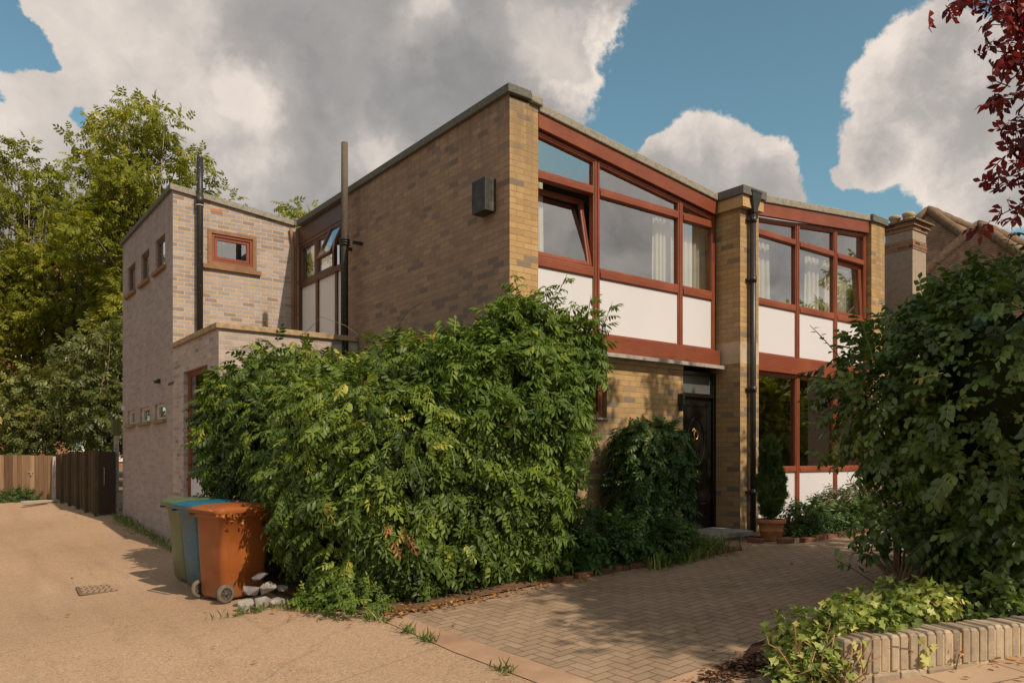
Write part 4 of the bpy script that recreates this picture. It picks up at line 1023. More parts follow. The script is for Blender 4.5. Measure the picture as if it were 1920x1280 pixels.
def wheelie_bin(name, label, loc, rz, mat, tilt=0):
    t = thing(name, label, 'wheelie bin', loc, rz, 'wheelie bins beside the hedge')
    m = MB(); R_ = [(.03, .245, .225, -.01), (.06, .262, .242, -.01), (.55, .292, .262, .0), (.90, .315, .275, .01), (.905, .335, .288, .01), (.985, .340, .29, .01)]
    m.loft([rrect(cx, 0, hx, hy, .07, z) for z, hx, hy, cx in R_])
    b = m.build('body', mat, t, local=True)
    m = MB(); m.loft([rrect(.015, 0, .385, .315, .09, .955), rrect(.015, 0, .392, .322, .09, .965), rrect(.015, 0, .392, .322, .09, 1.005), rrect(.02, 0, .36, .30, .09, 1.025), rrect(.03, 0, .24, .2, .08, 1.05), rrect(.03, 0, .1, .08, .05, 1.056)])
    for k in range(9):
        y = -.28 + k * .07; m.box(-.375, .40, y - .004, y + .004, .93, .956) if k in (0, 8) else None
    for k in range(10):
        x = -.34 + k * .075; m.box(x, x + .05, -.318, -.30, .925, .956)
    lid = m.build('lid', mat, t, local=True, bevel=.004)
    h = MB(); h.tube([(-.36, -.24, .985), (-.425, -.24, 1.0), (-.425, .24, 1.0), (-.36, .24, .985)], .016, 8); h.build('handle', mat, lid, local=True)
    for y in (-.265, .265):
        w = MB(); s = -1 if y < 0 else 1
        w.lathe([(.065, -.022), (.09, -.024), (.10, -.016), (.10, .016), (.09, .024), (.065, .022)], 28, (-.255, y, .10), 'y')
        wo = w.build('wheel', RUB, t, local=True)
        r_ = MB(); r_.lathe([(.066, -.012), (.058, -.016), (.054, -.006), (.020, -.008), (.018, -.024), (0, -.026)] if s < 0 else [(0, .026), (.018, .024), (.020, .008), (.054, .006), (.058, .016), (.066, .012)], 24, (-.255, y, .10), 'y')
        for k in range(6):
            a = k * math.pi / 3; rot = Matrix.Rotation(a, 3, 'Y')
            yy = s * .012
            r_.box(-.255 + .016, -.255 + .056, y + yy - .006, y + yy + .006, .093, .107, rot, (-.255, y, .10))
        r_.build('rim', RIMM, wo, local=True)
    ax = MB(); ax.tube([(-.255, -.24, .10), (-.255, .24, .10)], .012, 8); ax.build('axle', RIMM, t, local=True)
    return t
ob = wheelie_bin('wheelie_bin', 'orange brown wheelie bin in front, its big wheel facing out', (-2.86, 1.36, ground_z(-2.86, 1.36) - .005), rad(14), bin_mat('orange_plastic', (.235, .062, .013), (.30, .095, .024)))
lk = MB(); lk.box(.17, .22, -.302, -.270, .80, .85); lk.build('lock', BLACK_IRON, ob, local=True, bevel=.005)
bb = wheelie_bin('wheelie_bin', 'blue wheelie bin between the orange and the green one', (-2.84, 2.16, ground_z(-2.84, 2.16) - .005), rad(187), bin_mat('blue_plastic', (.008, .080, .135), (.02, .11, .165)))
gb = wheelie_bin('wheelie_bin', 'green wheelie bin furthest back in the row', (-2.82, 2.86, ground_z(-2.82, 2.86) - .005), rad(184), bin_mat('green_plastic', (.060, .100, .040), (.10, .14, .065)))
# stuck leaf bits and a printed number on the bins
def dead_bits(parent, pts, seed, n=5, spread=.05, s=(.5, .9)):
    return loose(parent, 'dead_leaves', LEAF_DEAD, OVAL, pts, seed, s, spread, n)
dead_bits(ob, [(-3.12, 1.03, .955), (-3.0, 1.05, .93), (-2.86, 1.06, .94), (-2.7, 1.1, .95), (-2.9, 1.3, 1.07)], 171, 7, .045)

# rubble stones beside the orange bin
STONEM = mat_plain('rubble_stone', (.17, .15, .135), (.31, .28, .255), 9, .9, .15, .6, 40, dirt=.4, dirtc=(.14, .11, .09))
STONEG = mat_plain('grey_stone', (.11, .10, .105), (.20, .18, .18), 9, .9, .15, .6, 40)
def stone(loc, r, seed, mat, label):
    import bmesh
    bm = bmesh.new(); rr = random.Random(seed)
    pts = [Vector((rr.uniform(-1, 1), rr.uniform(-1, 1), rr.uniform(-.7, .7))).normalized() * rr.uniform(.8, 1.1) for _ in range(16)]
    vs = [bm.verts.new((p.x * r, p.y * r * .85, p.z * r * .82)) for p in pts]
    res = bmesh.ops.convex_hull(bm, input=vs); bmesh.ops.delete(bm, geom=[e for e in res['geom_interior'] if isinstance(e, bmesh.types.BMVert)], context='VERTS')
    me = bpy.data.meshes.new('rubble_stone'); bm.to_mesh(me); bm.free(); me.materials.append(mat)
    o = bpy.data.objects.new('rubble_stone', me); COL.objects.link(o); o.location = loc; b = o.modifiers.new('bevel', 'BEVEL'); b.width = r * .08; b.segments = 2
    tag(o, label, 'stone', 'rubble heap beside the orange bin')
z0 = .03
for i, (x, y, z, r, mt, lb) in enumerate([(-2.66, .74, .07, .10, STONEM, 'pale jagged stone at the left foot of the rubble heap'), (-2.50, .70, .08, .11, STONEM, 'broad pale stone low in the middle of the rubble heap'), (-2.36, .66, .07, .10, STONEM, 'pale stone at the right foot of the rubble heap'), (-2.56, .86, .20, .11, STONEG, 'dark stone in the left middle of the rubble heap'), (-2.40, .78, .21, .11, STONEM, 'brightest stone in the right middle of the rubble heap'), (-2.44, .92, .34, .10, STONEG, 'grey stone crowning the rubble heap'), (-2.25, .80, .20, .08, STONEM, 'small stone half under the hedge leaves'), (-2.72, .60, .04, .05, STONEM, 'smallest stone at the front of the rubble heap')]):
    stone((x - .34, y - .22, z * .82 + z0 - .02), r * .95, 100 + i, mt, lb)

# manhole cover in the lane
IRON = mat_plain('rusty_iron', (.12, .08, .05), (.19, .125, .08), 14, .8, .3, .3, 60)
def manhole(loc, w, d, rz, label, n=(9, 5)):
    t = thing('manhole_cover', label, 'manhole cover', loc, rz)
    m = MB(); m.box(-w / 2, w / 2, -d / 2, d / 2, -.01, .002); m.build('frame', IRON, t, local=True)
    m = MB()
    for i in range(n[0]):
        for j in range(n[1]):
            x = -w / 2 + .03 + (w - .06) * (i + .5) / n[0]; y = -d / 2 + .03 + (d - .06) * (j + .5) / n[1]
            o_ = .02 * (j % 2); m.box(x - .024 + o_, x + .016 + o_, y - .034, y + .034, .002, .007)
    set_tread = mat_plain('worn_iron', (.27, .185, .12), (.36, .25, .165), 14, .8, .3, .3, 60); m.build('tread_pattern', set_tread, t, local=True)
manhole((-3.84, 3.2, ground_z(-3.84, 3.2) + .003), .62, .62, rad(-4), 'rectangular cast iron manhole cover in the lane near the bins')
manhole((-5.05, 4.4, ground_z(-5.05, 4.4) + .003), .4, .4, 0, 'iron cover cut by the left picture edge', (6, 6))

# ------------------------------------------------------------------ weeds, fallen leaves (stuff)
def scatter_blades(name, spots, seed, L=.10, mat=GRASS):
    r = np.random.default_rng(seed); P = []
    for (x, y, sx, sy, n) in spots:
        q = np.stack([x + r.normal(size=n) * sx, y + r.normal(size=n) * sy], 1); P.append(q)
    P = np.concatenate(P); z = np.array([ground_z(a, b) for a, b in P]); P = np.column_stack([P, z]); m = len(P)
    tv, tf = leaflet(L, .014, .1, .35)
    o = leaf_mesh(name, mat, None, tv, tf, P, r.normal(size=(m, 3)) * .55 + np.array([0, 0, 1]), r.normal(size=(m, 3)), r.uniform(.4, 1.2, m), r.uniform(0, 1, m), kind='stuff'); return o
scatter_blades('grass', [(-2.38, 10.6, .07, .25, 160), (-2.38, 9.8, .08, .4, 340), (-2.40, 8.6, .07, .5, 260), (-2.38, 7.4, .06, .5, 200), (-2.42, 6.2, .05, .6, 160), (-2.95, .34, .2, .03, 120), (-2.6, .22, .1, .05, 80), (-2.25, -.9, .04, .12, 70), (-2.26, -1.55, .02, .07, 45), (-2.28, -1.9, .02, .06, 60), (-2.32, -3.0, .02, .05, 40), (-2.6, 12.0, .3, .3, 60), (-2.75, 14.5, .15, .8, 120)], 121)
low_plant('ground_weed', 'low yellowish weeds at the front foot of the hedge', 'weed', (-2.25, -.45, .05), [((-2.25, -.35, .14), (.32, .42, .18), 2.0)], LEAF_ELDER, PINNATE_SMALL, 260, 123, core=0, out=.7, down=.0, amp=.05, inner=.05, smin=.5, smax=.9)
low_plant('ground_weed', 'small weed patch between the rubble and the hedge', 'weed', (-2.45, .12, .04), [((-2.42, .1, .10), (.2, .16, .12), 2.0)], LEAF_ELDER, PINNATE_SMALL, 160, 124, core=0, out=.7, down=.0, amp=.05, inner=.05, smin=.4, smax=.8)
def fallen(name, spots, seed, mat=LEAF_DEAD, s=(.4, .9), tm=OVAL):
    r = np.random.default_rng(seed); P = []
    for (x, y, sx, sy, n) in spots: P.append(np.stack([x + r.normal(size=n) * sx, y + r.normal(size=n) * sy], 1))
    P = np.concatenate(P); z = np.array([ground_z(a, b) + .018 for a, b in P]); P = np.column_stack([P, z + r.uniform(0, .01, len(P))]); m = len(P)
    f = r.normal(size=(m, 3)); f[:, 2] *= .15
    return leaf_mesh(name, mat, None, tm[0], tm[1], P, f, r.normal(size=(m, 3)) * .25 + np.array([0, 0, 1]), r.uniform(*s, m), r.uniform(0, 1, m), kind='stuff')
fallen('mulch_chips', [(-1.15, -4.15, .22, .07, 420), (-.9, -4.22, .12, .1, 240), (-.3, -4.2, .5, .15, 200)], 133, mat=mat_leaf('bark_chip', [(0, (.02, .012, .01)), (.6, (.06, .03, .022)), (1, (.22, .12, .07))], .0, rough=.8, spec=.15), s=(.3, .8))
fallen('leaf_litter', [(-1.6, -.92, .35, .06, 110), (-1.0, -.95, .5, .08, 80), (-2.0, -.8, .15, .1, 70), (0, -1.0, .7, .08, 60), (-2.5, .1, .2, .2, 60), (-2.6, 12, .4, 1.5, 60), (.4, -5.3, .5, .1, 40), (-1.2, -4.15, .3, .1, 60), (-3.5, 1.0, 1.0, 2.0, 26), (1, -2.4, 2, 1, 24)], 131)

# ------------------------------------------------------------------ front garden wall, ivy, big shrub, rose
A = Vector((-1.0, -4.72)); Bv = Vector((.9, -5.38)); dirw = (Bv - A).normalized(); angw = math.atan2(dirw.y, dirw.x)
gwall = thing('garden_wall', 'low garden wall of upright grey bricks along the pavement', 'wall', (A.x, A.y, .10), angw)
BLK = []
for i, (c1, c2) in enumerate([((.30, .235, .175), (.40, .32, .24)), ((.22, .175, .14), (.31, .25, .195)), ((.36, .29, .22), (.46, .37, .28))]):
    BLK.append(mat_plain('grey_buff_brick_%s' % 'abc'[i], c1, c2, 9, .9, .15, .5, 70, dirt=.55, dirtc=(.08, .065, .05)))
def mat_soldier():
    m, nt = new_mat('soldier_brick'); T = NT(nt)
    pos = T.n('ShaderNodeNewGeometry').outputs['Position']
    oi = T.n('ShaderNodeAttribute', attribute_name='rnd').outputs['Fac']
    c = T.ramp(oi, [(0, (.20, .155, .115)), (.5, (.31, .245, .18)), (1, (.42, .335, .245))])
    c = T.mix(T.mapr(T.noise(pos, 7, 6, .65), .42, .72, 0, .6), c, (.13, .10, .075))
    c = T.mix(T.mapr(T.noise(pos, 18, 5, .65), .58, .75, 0, .5), c, (.50, .42, .31))
    n_ = T.noise(pos, 60, 5, .7)
    T.out(T.bsdf(c, .92, .15, T.bump(n_, .5, .008))); return m
SOLD = mat_soldier()
def brick_row(name, n, w, gap, d, z0, z1, mat, parent, x0=0.0, seed=1, wob=.006):
    rr = random.Random(seed); mb = MB(); rv = []
    for i in range(n):
        x = x0 + i * (w + gap); a = rr.uniform(-wob, wob); b = rr.uniform(-wob, wob)
        n0 = len(mb.v); r_ = .012
        # each brick slightly chamfered: loft of rounded rectangles
        rings = [rrect(x + w / 2, a, w / 2 - .002, d / 2, .008, z0, 2), rrect(x + w / 2, a, w / 2 - .002, d / 2, .008, z1 - .014 + b, 2), rrect(x + w / 2, a, w / 2 - .012, d / 2 - .012, .008, z1 + b, 2)]
        mb.loft(rings, smooth=False); rv += [rr.random()] * (len(mb.v) - n0)
    o = mb.build(name, mat, parent, local=True)
    at = o.data.attributes.new('rnd', 'FLOAT', 'POINT'); at.data.foreach_set('value', np.array(rv, np.float32)); return o
brick_row('soldier_course', 46, .0655, .009, .215, .105, .325, SOLD, gwall, .0, 3)
brick_row('base_course', 16, .213, .010, .235, -.08, .095, SOLD, gwall, .0, 4, .003)
m = MB(); m.box(0, 3.45, -.098, .098, -.1, .30); m.build('mortar', mat_plain('mortar', (.40, .28, .15), (.52, .38, .22), 20, .95, .1, .4, 60), gwall, local=True)

IVYL = np.array([(0, 0, 0), (.012, .030, .004), (.030, .020, .002), (.034, .046, .003), (.052, .018, -.002), (.078, 0, -.008), (.052, -.018, -.002), (.034, -.046, .003), (.030, -.020, .002), (.012, -.030, .004), (.032, 0, -.006)])
IVYF = np.array([(10, 0, 1), (10, 1, 2), (10, 2, 3), (10, 3, 4), (10, 4, 5), (10, 5, 6), (10, 6, 7), (10, 7, 8), (10, 8, 9), (10, 9, 0)])
IVYL[:, 2] += .004
ivy = thing('ivy', 'variegated ivy spilling over the end of the low garden wall', 'ivy', (-.75, -4.6, .2))
IB = [((-.98, -4.55, .34), (.25, .27, .24), 2.2), ((-.45, -4.72, .52), (.55, .20, .13), 2.2), ((.1, -4.78, .54), (.42, .17, .11), 2.2), ((-1.12, -4.62, .20), (.2, .22, .14), 2.0), ((-.6, -4.62, .56), (.3, .15, .12), 2.0)]
foliage(ivy, 'foliage', LEAF_IVY, (IVYL, IVYF), IB, 2300, 141, out=1.0, down=.35, amp=.08, freq=6, inner=.05, rnd_=.75, smin=.42, smax=.95, up_bias=.9, zmin=.1)
_r = random.Random(5); mbv = MB()
for k in range(46):
    b = Vector((_r.uniform(-1.25, -.5), _r.uniform(-4.85, -4.55), .12)); pts = [b]
    for s_ in range(4): pts.append(pts[-1] + Vector((_r.uniform(-.12, .12), _r.uniform(-.09, .09), _r.uniform(.02, .12))))
    mbv.tube([tuple(p) for p in pts], .0045, 5)
mbv.build('stems', mat_plain('ivy_stem', (.22, .12, .06), (.34, .20, .10), 20, .9), ivy)
# a runner hanging down the face of the wall
P = np.array([(A + dirw * u).to_3d() + Vector((dirw.y * .125, -dirw.x * .125, z)) for u, z in [(.62, .40), (.64, .34), (.60, .30), (.66, .27), (.05, .42), (.1, .36), (.02, .28), (.08, .22), (-.02, .32), (.13, .42), (.12, .30), (.70, .36), (.0, .16)]])
leaf_mesh('hanging_leaves', LEAF_IVY, ivy, IVYL, IVYF, P, RNG.normal(size=(len(P), 3)) * .4 + np.array([-.2, -.3, -.8]), RNG.normal(size=(len(P), 3)) * .3 + np.array([-.35, -1, .2]), RNG.uniform(.7, 1.1, len(P)), RNG.uniform(.3, .9, len(P)))
gi = thing('ground_ivy', 'dull ivy on the soil behind the right end of the low wall', 'ivy', (.9, -4.7, .3))
foliage(gi, 'foliage', LEAF_SHRUB, (IVYL, IVYF), [((.95, -4.85, .46), (.62, .26, .15), 2.2), ((1.6, -5.0, .45), (.5, .3, .15), 2.2)], 620, 143, out=1.0, down=.3, amp=.05, freq=5, inner=.04, smin=.6, smax=1.0, up_bias=.9)

shrub = thing('large_shrub', 'large dark broad leaved shrub filling the right side behind the garden wall', 'shrub', (2.3, -4.4, .3))
GB = [((1.78, -4.15, 2.05), (.76, .80, .85), 2.4), ((1.75, -4.75, 2.15), (.95, .75, 1.0), 2.4), ((1.36, -3.95, 2.02), (.40, .45, .46), 2.2), ((2.45, -4.55, 1.9), (1.12, 1.1, 1.35), 2.6), ((1.75, -4.72, 1.25), (.62, .5, .6), 2.2), ((1.95, -4.5, 2.75), (.65, .6, .45), 2.0), ((2.0, -4.95, .95), (.75, .45, .5), 2.2), ((2.9, -4.2, .9), (.9, .9, .7), 2.2)]
TWIG = compound(3, .20, .074, .047, seed=31, ang=48, droop=.15, hang=.15)
SIMPLE = leaflet(.078, .047, .14, .16, .46)
foliage(shrub, 'foliage', LEAF_SHRUB, SIMPLE, GB, 8500, 151, out=.7, down=.25, amp=.22, freq=3.2, inner=.14, rnd_=.6, smin=.5, smax=1.15, up_bias=.9)
foliage(shrub, 'leafy_twigs_foliage', LEAF_SHRUB, TWIG, GB, 2600, 158, out=.9, down=.15, amp=.26, freq=3.2, inner=.12, rnd_=.55, smin=.7, smax=1.25, up_bias=1.0)
inner_core('shade_core', GB, shrub, INNER, .42)
m = MB(); m.tube([(2.28, -4.42, .25), (2.3, -4.42, .9), (2.25, -4.4, 1.6)], [.075, .065, .05], 10); m.tube([(2.3, -4.42, .8), (2.0, -4.3, 1.3), (1.6, -4.1, 1.9)], [.04, .035, .02], 8); m.tube([(2.3, -4.42, .9), (2.0, -4.6, 1.5), (1.9, -4.7, 2.2)], [.04, .035, .02], 8); m.build('trunk', BARK_DARK, shrub)
def single_shoots(parent, mat, roots, seed, L=(.25, .5), ln=OVAL, k=8): shoots(parent, mat, ln, roots, seed, L, k, .3)
single_shoots(shrub, LEAF_SHRUB, [(1.3, -4.3, 2.85), (1.5, -4.4, 2.95), (1.75, -4.6, 3.1), (1.9, -4.8, 3.15), (1.1, -4.0, 2.6), (2.05, -4.7, 3.15), (1.0, -3.7, 2.4), (.85, -3.7, 2.1), (1.6, -4.7, 3.05), (.95, -4.0, 2.35)], 152)
loose(shrub, 'seed_pods', LEAF_DEAD, OVAL, [(.75, -3.95, 2.02), (.82, -3.98, 2.08), (.9, -4.02, 2.12)], 153, (.5, .7), .03, 4)

rose = thing('rose_bush', 'old rose bush with a gnarled base in front of the large shrub', 'rose bush', (1.5, -3.95, .27))
RBb = [((1.22, -4.0, .92), (.34, .28, .24), 2.0), ((.95, -3.95, .95), (.2, .2, .16), 2.0), ((1.62, -4.05, .95), (.32, .28, .24), 2.0), ((1.05, -3.95, .72), (.18, .18, .12), 2.0), ((1.75, -4.3, .75), (.25, .2, .2), 2.0)]
foliage(rose, 'foliage', LEAF_SHRUB, OVAL, RBb, 560, 161, out=.7, down=.3, amp=.1, freq=6, inner=.08, smin=.8, smax=1.35, up_bias=1.0)
_r = random.Random(9); m = MB()
for k in range(17):
    b = Vector((1.5 + _r.uniform(-.06, .06), -3.95 + _r.uniform(-.05, .05), .24)); a = _r.uniform(0, 6.28); sp2 = _r.uniform(.05, .32)
    m.tube([tuple(b), tuple(b + Vector((math.cos(a) * sp2 * .3, math.sin(a) * sp2 * .3, .22))), tuple(b + Vector((math.cos(a) * sp2, math.sin(a) * sp2, _r.uniform(.4, .7))))], [.028, .020, .007], 7)
m.tube([(1.45, -3.95, .32), (1.1, -3.92, .45), (.75, -3.88, .62), (.55, -3.86, .70)], [.008, .007, .005, .003], 6)
m.tube([(1.45, -3.98, .30), (1.0, -4.15, .40), (.8, -4.2, .50)], [.008, .006, .004], 6)
m.build('stems', mat_plain('gnarled_stem', (.12, .075, .05), (.24, .16, .10), 26, .95, .1, .6, 60), rose)
P = np.array([(.56, -3.86, .70), (.62, -3.87, .68), (.68, -3.87, .64), (.58, -3.84, .74), (.72, -3.9, .66), (.8, -4.2, .5), (.84, -4.18, .54), (.9, -4.19, .46), (.78, -4.22, .55), (.95, -3.9, .55)])
leaf_mesh('rose_leaves', LEAF_SHRUB, rose, OVAL[0], OVAL[1], np.repeat(P, 2, 0), RNG.normal(size=(20, 3)) + np.array([-.3, -.2, -.2]), RNG.normal(size=(20, 3)) * .4 + np.array([0, -.3, 1]), RNG.uniform(.8, 1.3, 20), RNG.uniform(.2, .8, 20))
dpl = thing('dry_flower', 'single dried flower head leaning on the low wall', 'plant', (-.2, -5.12, .13))
m = MB(); m.tube([(-.2, -5.12, .13), (-.205, -5.14, .22), (-.2, -5.15, .28)], .004, 5); m.build('stem', STEM, dpl)
loose(dpl, 'flower_head', LEAF_DEAD, OVAL, [(-.2, -5.15, .29)], 163, (.25, .4), .018, 14)

# ------------------------------------------------------------------ trees
def tree(name, label, base, h, crown, trunk_r, mat, bark, n_clumps, per, seed, tmpl=SPRAY, more=(), scale=1.0, cl=(.55, 1.1), squash=.8, trunk_lean=(0, 0), group=None, shell=.55, hi=.12, low=.0, limbs=None):
    """crown = (cx,cy,cz, rx,ry,rz); clumps of leaves sit at the ends of limbs, gaps left between them"""
    t = thing(name, label, 'tree', base, 0, group); r = np.random.default_rng(seed)
    b = np.array(base, float); c = np.array(crown[:3]); R_ = np.array(crown[3:])
    mb = MB(); fork = b + (c - b) * .45; fork[2] = b[2] + (c[2] - R_[2] * .55 - b[2]) * .9
    mb.tube([tuple(b), tuple((b + fork) / 2 + np.array([.1, .05, 0])), tuple(fork), tuple(c + np.array([0, 0, R_[2] * .55]))], [trunk_r, trunk_r * .8, trunk_r * .65, trunk_r * .12], 9)
    ctr = []
    while len(ctr) < n_clumps:
        d = r.normal(size=3); d /= np.linalg.norm(d); q = r.uniform(shell, 1.0) if r.random() < .8 else r.uniform(.1, shell)
        e_ = ([crown] + list(more))[len(ctr) % (1 + len(more))]
        p = np.array(e_[:3]) + d * np.array(e_[3:]) * q
        if p[2] < b[2] + low: continue
        ctr.append(p)
    ctr = np.array(ctr)
    P = []; N = []
    for i, p in enumerate(ctr):
        s = r.uniform(*cl); m_ = int(per * s * s)
        d = r.normal(size=(m_, 3)); d /= np.linalg.norm(d, axis=1, keepdims=True)
        q = r.uniform(.25, 1, m_) ** .6
        P.append(p + d * q[:, None] * s * np.array([1, 1, squash])); N.append(d)
        if limbs is None or i < limbs:
            k = r.uniform(.15, .95); st = fork + (c + np.array([0, 0, R_[2] * .4]) - fork) * k
            mid = st * .45 + p * .55 + np.array([0, 0, -.12 * np.linalg.norm(p - st)])
            rr = trunk_r * .26 * r.uniform(.5, 1)
            mb.tube([tuple(st), tuple(mid), tuple(p)], [rr, rr * .6, rr * .15], 5)
    mb.build('trunk', bark, t)
    P = np.concatenate(P); N = np.concatenate(N); m_ = len(P)
    fwd = N * .6 + r.normal(size=(m_, 3)) * .6 + np.array([0, 0, -.25]); up = r.normal(size=(m_, 3)) * .5 + np.array([0, 0, 1.0]) + N * .4
    rn = np.clip(.42 + hi * N[:, 2] + lumps(P, .2, .9, seed + 1) + r.normal(size=m_) * .14, 0, .98)  # light from above painted in: upward sides of clumps get lighter leaves
    leaf_mesh('crown', mat, t, tmpl[0], tmpl[1], P, fwd, up, r.uniform(.75, 1.25, m_) * scale, rn, jitter=tmpl[2] if len(tmpl) > 2 else None)
    return t
BG = 'trees behind the lane fence'
gz = ground_z
FINE = compound(3, .26, .13, .06, seed=14, droop=.2, hang=.1)
TR = dict(group=BG, cl=(.4, .95), tmpl=FINE)
tree('ash_tree', 'tallest pale green tree rising behind the rear block', (.3, 21, gz(0, 21)), 14, (.35, 20.9, 9.2, 2.7, 2.3, 4.9), .26, LEAF_TREE, BARK, 135, 84, 201, low=2.5, **TR)
tree('ash_tree', 'pale green tree at the left picture edge', (-2.8, 27, gz(-3, 27)), 12, (-2.6, 26.8, 8.0, 3.6, 2.6, 5.6), .28, LEAF_TREE, BARK, 175, 84, 202, low=2.5, **TR)
tree('ash_tree', 'yellowish tree between the tallest tree and the left edge', (-.9, 25, gz(-1, 25)), 10, (-.7, 25.0, 6.6, 2.6, 2.0, 4.2), .24, LEAF_TREE, BARK, 84, 80, 203, low=2.2, **TR)
tree('ash_tree', 'tree whose top shows just right of the black soil pipe', (2.4, 20.0, gz(2, 20)), 9, (2.2, 19.6, 8.0, 1.9, 1.6, 2.8), .2, LEAF_TREE, BARK, 44, 80, 204, **TR)
tree('ash_tree', 'small tree top peeping over the roof beside the flue pipe', (4.2, 17.0, gz(4, 17)), 9, (3.75, 16.6, 8.35, 1.0, .9, 1.35), .15, LEAF_TREE, BARK, 26, 80, 205, group=BG, cl=(.3, .6), tmpl=FINE)
for i, (x, y, h) in enumerate([(-7.6, 21, 10), (-12, 20, 9), (-9.5, 26.5, 11)]):
    tree('lane_tree', ['tree on the far side of the lane mirrored in the tall porch window', 'tallest tree beyond the lane mirrored in the slot windows', 'third tree beyond the lane mirrored in the low lane windows'][i], (x, y, gz(x, y)), h, (x, y, h * .52, 2.6, 2.4, h * .46), .2, LEAF_TREE, BARK, 60, 60, 241 + i, group='trees beyond the lane', cl=(.6, 1.2), tmpl=SPRAY)
tree('evergreen_tree', 'dark shaded evergreen thicket next to the lane wall', (-1.7, 17.0, gz(-1.7, 17)), 6, (-1.5, 17.6, 3.4, 1.35, 1.3, 2.3), .14, LEAF_EVER, BARK, 46, 110, 206, cl=(.4, .8), low=.9, tmpl=FINE)
tree('evergreen_tree', 'dark low tree behind the pale timber gate', (-2.5, 22.5, gz(-2.5, 22.5)), 4, (-2.4, 22.6, 2.9, 1.5, 1.0, 1.7), .12, LEAF_EVER, BARK, 30, 100, 207, cl=(.4, .8), low=.9, tmpl=FINE)
tree('evergreen_tree', 'lighter bushy tree low at the left picture edge above the gate', (-4.2, 24.5, gz(-4.2, 24.5)), 4, (-4.2, 24.5, 3.0, 1.5, 1.0, 1.7), .12, LEAF_TREE, BARK, 24, 90, 208, cl=(.4, .8), low=.9, tmpl=FINE)
m = MB()

# purple leaved tree at the right, mostly outside the picture; its branches hang into the corner
PL = leaflet(.085, .042, .1, .15, .5)
PLS = compound(2, .12, .085, .042, seed=12, ang=60, droop=.25)
pt = tree('purple_leaved_tree', 'purple leaved plum tree hanging into the upper right corner', (4.2, -7.2, .35), 8, (3.3, -7.3, 5.5, 2.2, 1.9, 1.8), .16, LEAF_PURPLE, BARK_DARK, 520, 150, 211, tmpl=PLS, cl=(.35, .65), low=1.5, shell=.2, more=[(1.75, -8.0, 5.4, 1.65, 1.35, 1.3), (3.6, -5.6, 5.6, 1.7, 1.2, 1.2), (.95, -8.65, 5.3, 1.4, .72, .6), (1.6, -8.3, 5.2, 1.3, .9, .7)])
r_ = np.random.default_rng(77); mb = MB(); P = []
for tip, st in (((.82, -4.95, 5.05), (2.2, -5.9, 5.6)), ((.95, -5.0, 4.55), (2.2, -5.9, 5.3)), ((1.0, -5.02, 4.05), (2.1, -5.8, 5.0)), ((.98, -4.98, 3.70), (1.9, -5.6, 4.6)), ((1.02, -4.9, 3.42), (1.9, -5.6, 4.4)), ((.70, -4.85, 5.0), (2.2, -5.9, 5.8)), ((1.1, -5.1, 4.85), (2.2, -5.9, 5.4)), ((.62, -4.75, 5.12), (2.0, -5.7, 5.4)), ((.85, -4.95, 4.85), (2.0, -5.7, 5.2)), ((.95, -4.98, 4.3), (2.0, -5.7, 4.8)), ((1.0, -5.0, 3.9), (2.0, -5.6, 4.5)), ((.92, -4.9, 4.7), (1.9, -5.5, 5.0)), ((1.02, -5.0, 4.15), (1.9, -5.5, 4.5))):
    a, b = np.array(st), np.array(tip); pts = [a + (b - a) * t + np.array([0, 0, -.12 * t * (1 - t) * 4]) for t in np.linspace(0, 1, 6)]
    mb.tube([tuple(p) for p in pts], [.02, .016, .012, .009, .006, .003], 6)
    for t in np.linspace(.25, 1, 34): P.append(a + (b - a) * t + np.array([0, 0, -.48 * t * (1 - t)]) + r_.normal(size=3) * .07)
mb.build('hanging_twigs', BARK_DARK, pt); P = np.array(P); n_ = len(P)
leaf_mesh('hanging_leaves', LEAF_PURPLE, pt, PLS[0], PLS[1], P, r_.normal(size=(n_, 3)) + np.array([-.3, .1, -.7]), r_.normal(size=(n_, 3)) * .5 + np.array([0, 0, 1]), r_.uniform(.7, 1.1, n_), r_.uniform(.1, .9, n_), jitter=PLS[2])

r_ = np.random.default_rng(88); P = []  # unseen leaf clumps and bough, added to dapple the wall by the door
for k in range(15):
    c_ = np.array([3.3 + r_.uniform(-1.5, 1.5), -5.95 + r_.uniform(-.45, .45), 7.55 + r_.uniform(-.4, .4)]); P.append(c_ + r_.normal(size=(22, 3)) * np.array([.15, .15, .12]))
P = np.concatenate(P); n_ = len(P)
leaf_mesh('dapple_leaves', LEAF_PURPLE, pt, PLS[0], PLS[1], P, r_.normal(size=(n_, 3)) + np.array([0, 0, -.4]), r_.normal(size=(n_, 3)) * .5 + np.array([0, 0, 1]), r_.uniform(.8, 1.2, n_), r_.uniform(.1, .9, n_), jitter=PLS[2])
mb = MB(); mb.tube([(3.3, -7.2, 6.2), (3.3, -6.5, 7.1), (3.4, -5.95, 7.5), (4.4, -5.8, 7.6)], [.04, .03, .02, .006], 6); mb.build('dapple_bough', BARK_DARK, pt)

